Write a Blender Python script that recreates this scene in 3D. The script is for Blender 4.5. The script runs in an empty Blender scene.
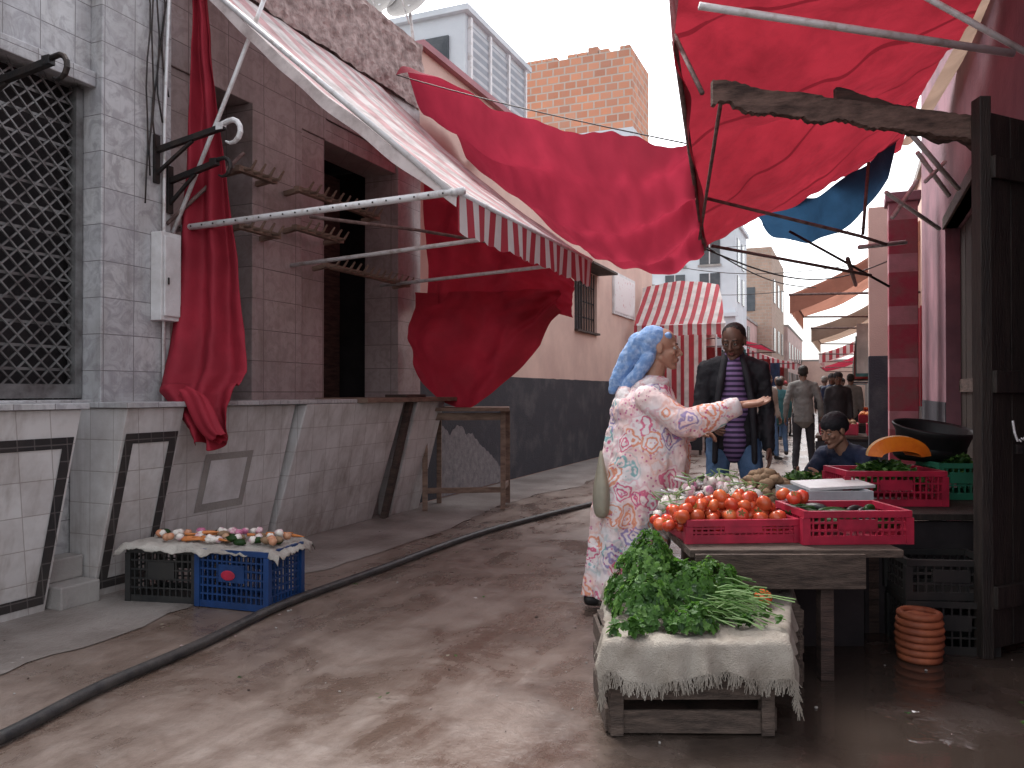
import bpy, math, random
from mathutils import Vector, Matrix, noise
R=random.Random(7)
TH=math.radians(22.9)
V=Vector
# ------------------------------------------------------------ materials
def nm(name):
    m=bpy.data.materials.new(name); m.use_nodes=True
    nt=m.node_tree; b=nt.nodes['Principled BSDF']; return m,nt,b
def nd(nt,t,**k):
    n=nt.nodes.new(t)
    for a,v in k.items(): setattr(n,a,v)
    return n
def mixc(nt,fac,a,b,mode='MIX'):
    n=nd(nt,'ShaderNodeMix',data_type='RGBA',blend_type=mode)
    for i,x in ((0,fac),(6,a),(7,b)):
        if isinstance(x,(int,float)): n.inputs[i].default_value=x
        elif isinstance(x,(tuple,list)): n.inputs[i].default_value=(*x[:3],1)
        else: nt.links.new(x,n.inputs[i])
    return n.outputs[2]
def math_(nt,op,a,b=None,c=None,clamp=False):
    n=nd(nt,'ShaderNodeMath',operation=op,use_clamp=clamp)
    for i,x in enumerate((a,b,c)):
        if x is None: continue
        if isinstance(x,(int,float)): n.inputs[i].default_value=x
        else: nt.links.new(x,n.inputs[i])
    return n.outputs[0]
def coords(nt,scale=(1,1,1)):
    tc=nd(nt,'ShaderNodeTexCoord'); mp=nd(nt,'ShaderNodeMapping'); mp.inputs['Scale'].default_value=scale
    nt.links.new(tc.outputs['Object'],mp.inputs['Vector']); return mp.outputs[0]
def noise_(nt,vec,scale,detail=4,rough=.6,dist=0):
    n=nd(nt,'ShaderNodeTexNoise'); n.inputs['Scale'].default_value=scale; n.inputs['Detail'].default_value=detail
    n.inputs['Roughness'].default_value=rough; n.inputs['Distortion'].default_value=dist
    nt.links.new(vec,n.inputs['Vector']); return n.outputs['Fac']
def ramp(nt,fac,lo,hi):
    n=nd(nt,'ShaderNodeMapRange'); n.inputs[1].default_value=lo; n.inputs[2].default_value=hi
    nt.links.new(fac,n.inputs[0]); return n.outputs[0]
def bump(nt,b,h,strength,dist=.01):
    n=nd(nt,'ShaderNodeBump'); n.inputs['Strength'].default_value=strength; n.inputs['Distance'].default_value=dist
    nt.links.new(h,n.inputs['Height']); nt.links.new(n.outputs[0],b.inputs['Normal'])
def pm(name,c1,c2=None,scale=4,rough=.8,bs=30,bst=.4,metal=0,stretch=(1,1,1),spec=.4,trans=None,dist=.01,lo=.35,hi=.65,tf=.5,seam=None):
    m,nt,b=nm(name); v=coords(nt,stretch)
    c2=c2 or tuple(x*.7 for x in c1)
    f=ramp(nt,noise_(nt,v,scale),lo,hi)
    col=mixc(nt,f,c1,c2); sm=None
    if seam:
        tc=nd(nt,'ShaderNodeTexCoord'); sp=nd(nt,'ShaderNodeSeparateXYZ'); nt.links.new(tc.outputs['Object'],sp.inputs[0])
        u=math_(nt,'ADD',math_(nt,'MULTIPLY',sp.outputs[0],seam[0]),math_(nt,'MULTIPLY',sp.outputs[1],seam[1]))
        u=math_(nt,'ADD',u,math_(nt,'MULTIPLY',noise_(nt,tc.outputs['Object'],.8,2),.10))
        fr=math_(nt,'FRACT',math_(nt,'DIVIDE',u,seam[2])); sm=math_(nt,'LESS_THAN',fr,.035)
        rb=math_(nt,'SINE',math_(nt,'MULTIPLY',u,62.8/seam[2]*.5))
        col=mixc(nt,math_(nt,'MULTIPLY',sm,.55),col,tuple(x*.25 for x in c1))
        dn=ramp(nt,noise_(nt,v,3.0,5,.7),.45,.75); col=mixc(nt,math_(nt,'MULTIPLY',dn,.5),col,tuple(x*.35+.02 for x in c2))
    nt.links.new(col,b.inputs['Base Color']); b.inputs['Roughness'].default_value=rough
    b.inputs['Metallic'].default_value=metal; b.inputs['Specular IOR Level'].default_value=spec
    h=noise_(nt,v,bs,3)
    if seam: h=math_(nt,'ADD',h,math_(nt,'MULTIPLY',rb,.35))
    bump(nt,b,h,bst,dist)
    if trans:
        t=nd(nt,'ShaderNodeBsdfTranslucent'); tt=mixc(nt,f,trans,tuple(x*.72 for x in trans))
        if seam: tt=mixc(nt,math_(nt,'MULTIPLY',sm,.6),tt,tuple(x*.2 for x in trans)); tt=mixc(nt,math_(nt,'MULTIPLY',dn,.55),tt,tuple(x*.35 for x in trans))
        nt.links.new(tt,t.inputs[0])
        mx=nd(nt,'ShaderNodeMixShader'); mx.inputs[0].default_value=tf
        nt.links.new(b.outputs[0],mx.inputs[1]); nt.links.new(t.outputs[0],mx.inputs[2])
        nt.links.new(mx.outputs[0],nt.nodes['Material Output'].inputs[0])
    return m
def tiles(name,c1,c2,mortar,w,h,offset=0,msize=.004,rough=.35,vein=None,dirt=.6,bst=.5,dirtcol=(.12,.09,.07)):
    m,nt,b=nm(name); tc=nd(nt,'ShaderNodeTexCoord'); sp=nd(nt,'ShaderNodeSeparateXYZ'); nt.links.new(tc.outputs['Object'],sp.inputs[0])
    cb=nd(nt,'ShaderNodeCombineXYZ'); nt.links.new(math_(nt,'ADD',sp.outputs[0],sp.outputs[1]),cb.inputs[0]); nt.links.new(sp.outputs[2],cb.inputs[1])
    br=nd(nt,'ShaderNodeTexBrick',offset=offset,squash=1); nt.links.new(cb.outputs[0],br.inputs['Vector'])
    br.inputs['Scale'].default_value=1; br.inputs['Brick Width'].default_value=w; br.inputs['Row Height'].default_value=h
    br.inputs['Mortar Size'].default_value=msize; br.inputs['Mortar Smooth'].default_value=.3
    br.inputs['Color1'].default_value=(*c1,1); br.inputs['Color2'].default_value=(*c2,1); br.inputs['Mortar'].default_value=(*mortar,1)
    col=br.outputs['Color']
    if vein:
        vf=ramp(nt,noise_(nt,tc.outputs['Object'],7,5,.7,1.5),.45,.6)
        col=mixc(nt,math_(nt,'MULTIPLY',vf,.6),col,vein)
    d=ramp(nt,noise_(nt,tc.outputs['Object'],1.7,5,.7),.42,.75)
    mp=nd(nt,'ShaderNodeMapping'); mp.inputs['Scale'].default_value=(5,5,.5); nt.links.new(tc.outputs['Object'],mp.inputs[0])
    d=math_(nt,'ADD',d,math_(nt,'MULTIPLY',ramp(nt,noise_(nt,mp.outputs[0],1.4,4,.7),.48,.74),.7))
    low=ramp(nt,sp.outputs[2],.6,0.0)
    df=math_(nt,'MULTIPLY',math_(nt,'ADD',d,math_(nt,'MULTIPLY',low,.6)),dirt,clamp=True)
    col=mixc(nt,df,col,dirtcol)
    nt.links.new(col,b.inputs['Base Color']); b.inputs['Roughness'].default_value=rough
    hh=math_(nt,'ADD',math_(nt,'MULTIPLY',br.outputs['Fac'],-1),math_(nt,'MULTIPLY',noise_(nt,tc.outputs['Object'],40,2),.4))
    bump(nt,b,hh,bst,.006)
    return m
def stripes(name,axis,period,c1,c2,duty=.5,rough=.8,trans=False,dirt=.35):
    m,nt,b=nm(name); tc=nd(nt,'ShaderNodeTexCoord'); sp=nd(nt,'ShaderNodeSeparateXYZ'); nt.links.new(tc.outputs['Object'],sp.inputs[0])
    f=math_(nt,'FRACT',math_(nt,'DIVIDE',sp.outputs[axis],period))
    f=math_(nt,'GREATER_THAN',f,duty)
    col=mixc(nt,f,c1,c2)
    col=mixc(nt,math_(nt,'MULTIPLY',ramp(nt,noise_(nt,tc.outputs['Object'],5,5),.4,.7),dirt),col,(.16,.1,.09))
    nt.links.new(col,b.inputs['Base Color']); b.inputs['Roughness'].default_value=rough
    bump(nt,b,noise_(nt,tc.outputs['Object'],25,3),.4)
    if trans:
        t=nd(nt,'ShaderNodeBsdfTranslucent'); nt.links.new(col,t.inputs[0]); mx=nd(nt,'ShaderNodeMixShader'); mx.inputs[0].default_value=.35
        nt.links.new(b.outputs[0],mx.inputs[1]); nt.links.new(t.outputs[0],mx.inputs[2]); nt.links.new(mx.outputs[0],nt.nodes['Material Output'].inputs[0])
    return m

marble=tiles('marble_tile',(.54,.54,.55),(.45,.45,.47),(.15,.14,.15),.24,.24,vein=(.25,.24,.26),dirt=.45,msize=.003)
pinktile=tiles('pink_tile',(.41,.34,.335),(.34,.285,.285),(.13,.1,.1),.42,.26,vein=(.26,.20,.20),dirt=.45)
whitetile=tiles('white_counter_tile',(.66,.65,.65),(.58,.56,.56),(.38,.35,.34),.2,.2,msize=.003,dirt=.7,dirtcol=(.27,.23,.21))
blacktile=tiles('black_trim_tile',(.02,.02,.023),(.03,.028,.03),(.10,.09,.09),.1,.1,dirt=.2)
brick=tiles('clay_block',(.66,.28,.16),(.44,.18,.11),(.50,.42,.36),.30,.19,offset=.5,msize=.022,rough=.9,dirt=.35,dirtcol=(.40,.30,.25),bst=1)
brick2=tiles('tan_brick',(.46,.32,.25),(.38,.26,.20),(.40,.35,.30),.3,.16,offset=.5,msize=.015,rough=.9,dirt=.4,dirtcol=(.25,.2,.16),bst=1)
peach=pm('peach_plaster',(.66,.47,.40),(.54,.37,.32),1.2,.9,60,.35)
pinkw=pm('pink_plaster',(.46,.23,.25),(.34,.17,.19),1.5,.9,30,.5)
pinkd=pm('shaded_pink_plaster',(.28,.14,.17),(.15,.08,.10),1.4,.9,30,.5)  # darker copy of the pink plaster, the wall's shade put into its colour
pinkw2=pm('faded_pink_plaster',(.56,.40,.37),(.42,.30,.28),1.8,.9,20,.7,dist=.02)
rubble=pm('broken_plaster',(.42,.32,.30),(.20,.145,.135),9,.95,14,.8,dist=.03)
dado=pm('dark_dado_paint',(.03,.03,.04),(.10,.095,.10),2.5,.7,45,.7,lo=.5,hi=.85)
peel=pm('peeling_limewash',(.25,.235,.235),(.12,.11,.12),12,.9,40,.6,lo=.25,hi=.72)
concrete=pm('concrete_render',(.36,.34,.32),(.25,.23,.22),2,.9,50,.5)
bluewhite=pm('white_blue_paint',(.62,.66,.70),(.52,.56,.60),1,.8,50,.2)
dark=pm('painted_shade',(.03,.024,.026),(.015,.012,.014),3,.9)  # near-black colour stands in for shade in shop rooms and under the stall
shutterm=pm('shutter_metal',(.24,.24,.24),(.12,.11,.11),8,.45,60,.3,metal=.5)
iron=pm('black_iron',(.03,.03,.032),(.06,.045,.04),12,.5,60,.3,metal=.7)
steel=pm('white_painted_pipe',(.66,.65,.66),(.40,.34,.31),14,.45,60,.2,metal=.1,lo=.5,hi=.75)
rust=pm('rusty_pipe',(.22,.15,.14),(.10,.06,.055),16,.7,70,.5,metal=.2)
woodd=pm('old_dark_wood',(.085,.052,.042),(.03,.02,.017),6,.75,30,.7,stretch=(1,1,6))
doorw=pm('dark_door_wood',(.030,.022,.018),(.012,.009,.008),7,.6,30,.7,stretch=(5,5,.6))
woodh=pm('weathered_plank',(.17,.11,.09),(.05,.033,.028),5,.85,25,.9,stretch=(1,5,5))
woodg=pm('grey_crate_wood',(.12,.085,.068),(.045,.031,.025),6,.75,30,.9,stretch=(1.5,6,8))
woodl=pm('pale_bench_wood',(.25,.17,.13),(.13,.085,.065),6,.8,30,.5,stretch=(1,1,4))
redcl=pm('red_canopy_cloth',(.42,.045,.075),(.30,.03,.055),2.2,.85,90,.3,trans=(.34,.026,.052),tf=.5,lo=.3,hi=.7)
redcl2=pm('red_drape_cloth',(.46,.028,.055),(.34,.02,.04),3,.75,60,.3,trans=(.36,.018,.036),tf=.35)
tarp=pm('red_tarp',(.34,.034,.05),(.22,.022,.034),1.6,.7,18,.6,trans=(.26,.018,.03),tf=.5,seam=(.389,.921,.85),dist=.015,spec=.25)
bluet=pm('blue_tarp',(.03,.09,.18),(.02,.05,.11),4,.6,20,.6,trans=(.02,.06,.12))
beigec=pm('beige_canvas',(.55,.43,.35),(.38,.29,.23),2,.85,30,.4,trans=(.30,.21,.16))
orangec=pm('orange_canvas',(.56,.29,.21),(.45,.23,.17),2,.85,30,.4,trans=(.38,.18,.13))
burlap=pm('burlap',(.40,.36,.31),(.235,.20,.165),7,.95,170,1.0,lo=.36,hi=.68)
cream=pm('sack_cloth',(.46,.43,.39),(.29,.26,.235),6,.95,120,.8)
hosem=pm('rubber_hose',(.018,.018,.02),(.05,.045,.042),10,.5,60,.3)
bluep=pm('blue_plastic',(.010,.045,.16),(.008,.03,.10),5,.4,40,.15)
blackp=pm('black_plastic',(.013,.014,.015),(.03,.028,.026),5,.45,40,.15)
blackb=pm('black_basin_plastic',(.008,.008,.009),(.012,.012,.013),5,.5,40,.15,spec=.3)
redp=pm('red_plastic',(.42,.018,.05),(.26,.014,.035),9,.45,40,.15)
greenp=pm('green_plastic',(.03,.20,.12),(.02,.12,.07),5,.4,40,.15)
greyp=pm('grey_tray',(.42,.44,.47),(.3,.31,.33),5,.6)
orangep=pm('orange_basket',(.38,.11,.05),(.22,.06,.03),10,.6,60,.4)
tom1=pm('tomato_red',(.54,.04,.025),(.42,.08,.03),6,.2,10,.05)
tom2=pm('tomato_orange',(.58,.15,.05),(.50,.06,.025),6,.2,10,.05)
leaf1=pm('leaf_green',(.045,.12,.022),(.08,.19,.035),20,.5,trans=(.09,.22,.03))
leaf2=pm('leaf_dark',(.022,.065,.016),(.035,.095,.02),20,.45,trans=(.05,.13,.02))
leaf3=pm('leaf_light',(.12,.25,.06),(.16,.30,.08),20,.5,trans=(.18,.36,.06))
stemm=pm('stem_pale',(.26,.38,.16),(.18,.30,.10),20,.5)
turnipm=pm('turnip_skin',(.68,.63,.58),(.48,.14,.26),9,.45,lo=.5,hi=.62)
potm=pm('potato_skin',(.26,.17,.10),(.16,.10,.06),12,.8)
carrm=pm('carrot_skin',(.58,.22,.07),(.48,.15,.04),12,.5)
onionm=pm('onion_skin',(.50,.20,.11),(.42,.26,.16),9,.4)
pumpf=pm('pumpkin_flesh',(.66,.17,.008),(.58,.12,.006),12,.45)
pumps=pm('pumpkin_skin',(.50,.26,.10),(.32,.22,.10),8,.5)
skinw=pm('skin_olive',(.40,.22,.15),(.34,.175,.12),14,.5,120,.1)
skinm=pm('skin_brown',(.17,.09,.062),(.13,.065,.048),14,.5,120,.1)
lipm=pm('lips',(.24,.07,.06)); eyew=pm('eye_white',(.5,.47,.44),rough=.3); eyed=pm('eye_dark',(.01,.008,.007),rough=.2)
hairm=pm('black_hair',(.012,.01,.01),(.02,.016,.015),40,.6,120,.6)
scarfm=pm('blue_headscarf',(.16,.29,.55),(.32,.44,.66),34,.75,30,.4,lo=.44,hi=.62)
jackb=pm('black_jacket',(.012,.012,.016),(.025,.023,.028),6,.7,60,.5)
jean=pm('blue_denim',(.06,.12,.23),(.11,.19,.32),6,.85,120,.5)
greyj=pm('grey_jacket',(.13,.125,.12),(.19,.185,.175),6,.85,60,.4)
trd=pm('dark_trousers',(.035,.033,.04),(.02,.02,.025),6,.85,60,.4)
beigej=pm('beige_coat',(.38,.33,.29)); shoem=pm('dark_shoe',(.02,.018,.018),rough=.5)
navy=pm('navy_jacket',(.018,.03,.075),(.013,.018,.04),6,.75,60,.4)
redj=pm('red_sweater',(.30,.04,.045)); tealj=pm('teal_robe',(.05,.18,.20)); whitej=pm('white_robe',(.55,.53,.50)); whitepl=pm('plastic_bag',(.62,.58,.46),(.5,.47,.38),5,.5,30,.5,trans=(.45,.42,.32))
boxw=pm('white_box_paint',(.66,.65,.66),(.5,.48,.48),5,.5)
shirt=stripes('striped_shirt',2,.036,(.035,.02,.06),(.25,.15,.32),.5,dirt=.0)
awns=stripes('awning_stripes',1,.19,(.50,.045,.07),(.80,.75,.74),.52,trans=True,dirt=.15)
awnt=stripes('awning_faded_stripes',1,.38,(.70,.42,.43),(.78,.71,.70),.45,trans=True,dirt=.6)
curt=stripes('curtain_stripes',1,.22,(.50,.06,.08),(.72,.66,.64),.5,trans=True)
curtx=stripes('curtain_stripes_across',0,.2,(.50,.06,.08),(.72,.66,.64),.5,trans=True)
redpaint=stripes('banded_red_paint',2,.55,(.27,.025,.05),(.38,.15,.18),.65,dirt=.6)
glass=pm('window_dark',(.05,.06,.07),(.08,.09,.1),3,.15)
slat=stripes('metal_slats',2,.16,(.5,.52,.55),(.3,.33,.37),.35,dirt=.2)
signm=pm('sign_white',(.72,.68,.68),(.5,.2,.22),9,.6,lo=.6,hi=.7)

def robemat():
    m,nt,b=nm('printed_djellaba'); v=coords(nt)
    vo=nd(nt,'ShaderNodeTexVoronoi'); vo.inputs['Scale'].default_value=7.2; vo.inputs['Randomness'].default_value=.95
    nz_=nd(nt,'ShaderNodeTexNoise'); nz_.inputs['Scale'].default_value=9; nz_.inputs['Detail'].default_value=3; nt.links.new(v,nz_.inputs['Vector'])
    vm=nd(nt,'ShaderNodeVectorMath',operation='MULTIPLY_ADD'); nt.links.new(nz_.outputs['Color'],vm.inputs[0]); vm.inputs[1].default_value=(.16,.16,.16); nt.links.new(v,vm.inputs[2])
    nt.links.new(vm.outputs[0],vo.inputs['Vector'])
    d=vo.outputs['Distance']
    ring=math_(nt,'SINE',math_(nt,'MULTIPLY',d,32))
    base=(.78,.73,.74)
    sp=nd(nt,'ShaderNodeSeparateColor'); nt.links.new(vo.outputs['Color'],sp.inputs[0])
    c=mixc(nt,math_(nt,'GREATER_THAN',sp.outputs[0],.42),(.62,.08,.19),(.70,.24,.12))
    c=mixc(nt,math_(nt,'GREATER_THAN',sp.outputs[1],.72),c,(.16,.40,.42))
    c=mixc(nt,math_(nt,'GREATER_THAN',sp.outputs[2],.86),c,(.25,.20,.42))
    f=math_(nt,'MULTIPLY',ramp(nt,ring,-.3,.6),ramp(nt,d,.74,.44))
    f=math_(nt,'MULTIPLY',f,.88)
    f3=math_(nt,'MULTIPLY',ramp(nt,noise_(nt,v,4.5,2),.42,.58),.55)
    col=mixc(nt,f3,base,(.80,.50,.45))
    col=mixc(nt,f,col,c)
    dot=nd(nt,'ShaderNodeTexVoronoi'); dot.inputs['Scale'].default_value=38; nt.links.new(v,dot.inputs['Vector'])
    f2=math_(nt,'MULTIPLY',math_(nt,'LESS_THAN',dot.outputs['Distance'],.28),ramp(nt,noise_(nt,v,9,2),.46,.54))
    col=mixc(nt,math_(nt,'MULTIPLY',f2,.75),col,(.48,.08,.24))
    nt.links.new(col,b.inputs['Base Color']); b.inputs['Roughness'].default_value=.85
    bump(nt,b,noise_(nt,coords(nt,(1,1,.25)),16,3),.5,.02)
    return m
robe=robemat()
hoodm=pm('pale_hood',(.72,.66,.66),(.66,.42,.42),22,.85,60,.4,lo=.5,hi=.62)

def groundmat():
    m,nt,b=nm('wet_concrete_street'); tc=nd(nt,'ShaderNodeTexCoord'); P=tc.outputs['Object']
    sp=nd(nt,'ShaderNodeSeparateXYZ'); nt.links.new(P,sp.inputs[0])
    n1=noise_(nt,P,.55,5,.65); n2=noise_(nt,P,6,5,.7); n3=noise_(nt,P,60,3); n4=noise_(nt,P,1.7,7,.72,.6)
    mp=nd(nt,'ShaderNodeMapping'); mp.inputs['Rotation'].default_value=(0,0,math.radians(22.9)); nt.links.new(P,mp.inputs[0])
    mp2=nd(nt,'ShaderNodeMapping'); mp2.inputs['Scale'].default_value=(5,.6,1); nt.links.new(mp.outputs[0],mp2.inputs[0])
    st=noise_(nt,mp2.outputs[0],1,6,.68)
    c=mixc(nt,ramp(nt,n1,.35,.65),(.225,.175,.148),(.165,.118,.095))
    mud=ramp(nt,math_(nt,'ADD',math_(nt,'MULTIPLY',n4,.6),math_(nt,'MULTIPLY',st,.4)),.42,.58)
    c=mixc(nt,math_(nt,'MULTIPLY',mud,.78),c,(.088,.056,.042))
    c=mixc(nt,math_(nt,'MULTIPLY',ramp(nt,n2,.5,.75),.35),c,(.30,.26,.235))
    c=mixc(nt,math_(nt,'MULTIPLY',ramp(nt,n3,.55,.75),.4),c,(.08,.06,.05))
    wx=math_(nt,'ADD',sp.outputs[0],math_(nt,'MULTIPLY',sp.outputs[1],-.10))
    w=math_(nt,'ADD',wx,math_(nt,'MULTIPLY',math_(nt,'SUBTRACT',noise_(nt,P,1.1,6,.65),.5),2.2))
    w=ramp(nt,w,-.35,.25)
    far=ramp(nt,sp.outputs[1],8.0,5.5); w=math_(nt,'MULTIPLY',w,far)
    w2=math_(nt,'MAXIMUM',w,math_(nt,'MULTIPLY',mud,.7))
    c=mixc(nt,math_(nt,'MULTIPLY',w,.90),c,(.030,.022,.018))
    nt.links.new(c,b.inputs['Base Color'])
    pud=ramp(nt,noise_(nt,P,1.7,4,.55),.40,.52)
    r=math_(nt,'SUBTRACT',.44,math_(nt,'MULTIPLY',w2,math_(nt,'ADD',.14,math_(nt,'MULTIPLY',pud,.27))),clamp=True)
    r=math_(nt,'ADD',r,math_(nt,'MULTIPLY',n2,.05))
    nt.links.new(r,b.inputs['Roughness']); b.inputs['Specular IOR Level'].default_value=.75
    h=math_(nt,'ADD',math_(nt,'MULTIPLY',n2,.7),math_(nt,'MULTIPLY',n3,.25))
    h=math_(nt,'MULTIPLY',math_(nt,'ADD',h,n4),math_(nt,'SUBTRACT',1,math_(nt,'MULTIPLY',math_(nt,'MULTIPLY',w,pud),.94)))
    bump(nt,b,h,.40,.018)
    return m
streetm=groundmat()
pave=pm('pavement_concrete',(.275,.245,.228),(.15,.125,.112),1.6,.42,30,.6,dist=.015,lo=.36,hi=.64,spec=.6)

# ------------------------------------------------------------ mesh helper
class M:
    def __init__(s): s.v=[];s.f=[];s.mi=[];s.mats=[];s.T=Matrix.Identity(4)
    def m(s,mt):
        if mt not in s.mats: s.mats.append(mt)
        return s.mats.index(mt)
    def add(s,vs,fs,mt):
        o=len(s.v); k=s.m(mt)
        s.v+= [tuple(s.T@V(p)) for p in vs]; s.f+=[tuple(i+o for i in f) for f in fs]; s.mi+=[k]*len(fs)
    def box(s,a,b,mt,rz=0,rot=None):
        c=(V(a)+V(b))/2; h=[abs(b[i]-a[i])/2 for i in range(3)]
        Q=rot if rot else Matrix.Rotation(rz,3,'Z')
        vs=[c+Q@V((x*h[0],y*h[1],z*h[2])) for z in(-1,1) for y in(-1,1) for x in(-1,1)]
        s.add(vs,[(0,2,3,1),(4,5,7,6),(0,1,5,4),(2,6,7,3),(0,4,6,2),(1,3,7,5)],mt)
    def beam(s,p,q,w,h,mt,up=(0,0,1)):
        p=V(p);q=V(q);d=(q-p).normalized();u=V(up); r=d.cross(u)
        if r.length<1e-3: r=d.cross(V((1,0,0)))
        r.normalize();u=r.cross(d)
        vs=[c+r*(a*w/2)+u*(b*h/2) for c in(p,q) for b in(-1,1) for a in(-1,1)]
        s.add(vs,[(0,1,3,2),(4,6,7,5),(0,4,5,1),(2,3,7,6),(0,2,6,4),(1,5,7,3)],mt)
    def tube(s,pts,r,mt,seg=10,cap=True):
        pts=[V(p) for p in pts]; n=len(pts)
        rs=r if isinstance(r,(list,tuple)) else [r]*n
        vs=[];pr=None
        for i,p in enumerate(pts):
            d=(pts[min(i+1,n-1)]-pts[max(i-1,0)]).normalized()
            if pr is None:
                pr=d.cross(V((0,0,1)))
                if pr.length<1e-2: pr=d.cross(V((1,0,0)))
            pr=(pr-d*pr.dot(d)).normalized(); q=d.cross(pr)
            for k in range(seg):
                a=2*math.pi*k/seg; vs.append(p+(pr*math.cos(a)+q*math.sin(a))*rs[i])
        fs=[(i*seg+k,i*seg+(k+1)%seg,(i+1)*seg+(k+1)%seg,(i+1)*seg+k) for i in range(n-1) for k in range(seg)]
        if cap: fs+=[tuple(range(seg))[::-1],tuple(range((n-1)*seg,n*seg))]
        s.add(vs,fs,mt)
    def ell(s,c,r,mt,rot=None,seg=14,rings=9,fn=None):
        c=V(c); r=(r,r,r) if isinstance(r,(int,float)) else r
        vs=[V((0,0,1))]
        for i in range(1,rings):
            t=math.pi*i/rings
            for k in range(seg):
                a=2*math.pi*k/seg; vs.append(V((math.sin(t)*math.cos(a),math.sin(t)*math.sin(a),math.cos(t))))
        vs.append(V((0,0,-1)))
        if fn: vs=[fn(p) for p in vs]
        vs=[V((p.x*r[0],p.y*r[1],p.z*r[2])) for p in vs]
        if rot is not None: vs=[rot@p for p in vs]
        vs=[c+p for p in vs]; L=len(vs)-1
        fs=[(0,1+k,1+(k+1)%seg) for k in range(seg)]
        for i in range(rings-2):
            for k in range(seg):
                a=1+i*seg;b=a+seg; fs.append((a+k,b+k,b+(k+1)%seg,a+(k+1)%seg))
        a=1+(rings-2)*seg; fs+=[(L,a+(k+1)%seg,a+k) for k in range(seg)]
        s.add(vs,fs,mt)
    def limb(s,p,r0,q,r1,mt):
        p=V(p);q=V(q); s.ell(p,r0,mt,seg=12,rings=8); s.ell(q,r1,mt,seg=12,rings=8); s.tube([p,q],[r0,r1],mt,12)
    def chain(s,pts,rs,mt):
        for i in range(len(pts)-1): s.limb(pts[i],rs[i],pts[i+1],rs[i+1],mt)
    def loft(s,rings,mt,seg=40,fold=0,k=9,ph=0):
        vs=[];n=len(rings)
        for i,(x,y,z,rx,ry) in enumerate(rings):
            for j in range(seg):
                a=2*math.pi*j/seg; fr=fold*(1-i/(n-1))
                m_=1+fr*math.sin(k*a+ph+i*.25)+fr*.5*math.sin((k*1.7)*a+i*.4)
                vs.append((x+math.cos(a)*rx*m_,y+math.sin(a)*ry*m_,z))
        fs=[(i*seg+j,i*seg+(j+1)%seg,(i+1)*seg+(j+1)%seg,(i+1)*seg+j) for i in range(n-1) for j in range(seg)]
        fs+=[tuple(range(seg))[::-1],tuple(range((n-1)*seg,n*seg))]
        s.add(vs,fs,mt)
    def sheet(s,fn,nu,nv,mt):
        vs=[fn(i/nu,j/nv) for j in range(nv+1) for i in range(nu+1)]
        fs=[(j*(nu+1)+i,j*(nu+1)+i+1,(j+1)*(nu+1)+i+1,(j+1)*(nu+1)+i) for j in range(nv) for i in range(nu)]
        s.add(vs,fs,mt)
    def obj(s,name,street=False,smooth=False,parent=None,remesh=0,smit=4,disp=None,bevel=0,solid=0,sub=0):
        me=bpy.data.meshes.new(name); me.from_pydata([tuple(p) for p in s.v],[],s.f)
        for mt in s.mats: me.materials.append(mt)
        me.polygons.foreach_set('material_index',s.mi)
        if smooth or remesh: me.polygons.foreach_set('use_smooth',[True]*len(s.f))
        me.update()
        o=bpy.data.objects.new(name,me); bpy.context.scene.collection.objects.link(o)
        if remesh:
            r=o.modifiers.new('r','REMESH'); r.mode='VOXEL'; r.voxel_size=remesh; r.use_smooth_shade=True
            if smit:
                q=o.modifiers.new('s','SMOOTH'); q.iterations=smit; q.factor=.5
        if solid: q=o.modifiers.new('so','SOLIDIFY'); q.thickness=solid
        if sub: q=o.modifiers.new('sb','SUBSURF'); q.levels=sub;q.render_levels=sub
        if disp:
            t=bpy.data.textures.new(name+'_t','CLOUDS'); t.noise_scale=disp[0]; t.noise_depth=2
            q=o.modifiers.new('d','DISPLACE'); q.texture=t; q.strength=disp[1]; q.mid_level=.5; q.texture_coords='LOCAL'
        if bevel: q=o.modifiers.new('b','BEVEL'); q.width=bevel; q.segments=2; q.limit_method='ANGLE'
        if parent: o.parent=parent
        elif street: o.rotation_euler=(0,0,-TH)
        return o
def group(name,street=False):
    e=bpy.data.objects.new(name,None); bpy.context.scene.collection.objects.link(e)
    if street: e.rotation_euler=(0,0,-TH)
    return e
def nz(p,s=1): return noise.noise(V(p)*s)
def lerp(a,b,t): return V(a)*(1-t)+V(b)*t
def poly(pts,t):
    n=len(pts)-1; k=min(int(t*n),n-1); return lerp(pts[k],pts[k+1],t*n-k)
def bez(a,mid,c,t):
    a=V(a);c=V(c);b=V(mid)*2-(a+c)/2
    return a*(1-t)**2+b*2*t*(1-t)+c*t*t

# ------------------------------------------------------------ ground
g=M(); g.sheet(lambda u,v:(-60+u*140,-15+v*165,0),2,2,streetm); g.obj('street')
g=M()
def pf(u,v):
    uu=-3+v*55; vv=-5.2+u*(1.62+.10*math.sin(uu*1.3)+.16*nz((uu,0,0),1.1)+.05*nz((uu,3,0),5)); return (vv,uu,.005)
g.sheet(pf,1,420,pave); 
g.obj('pavement',street=True)

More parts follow.
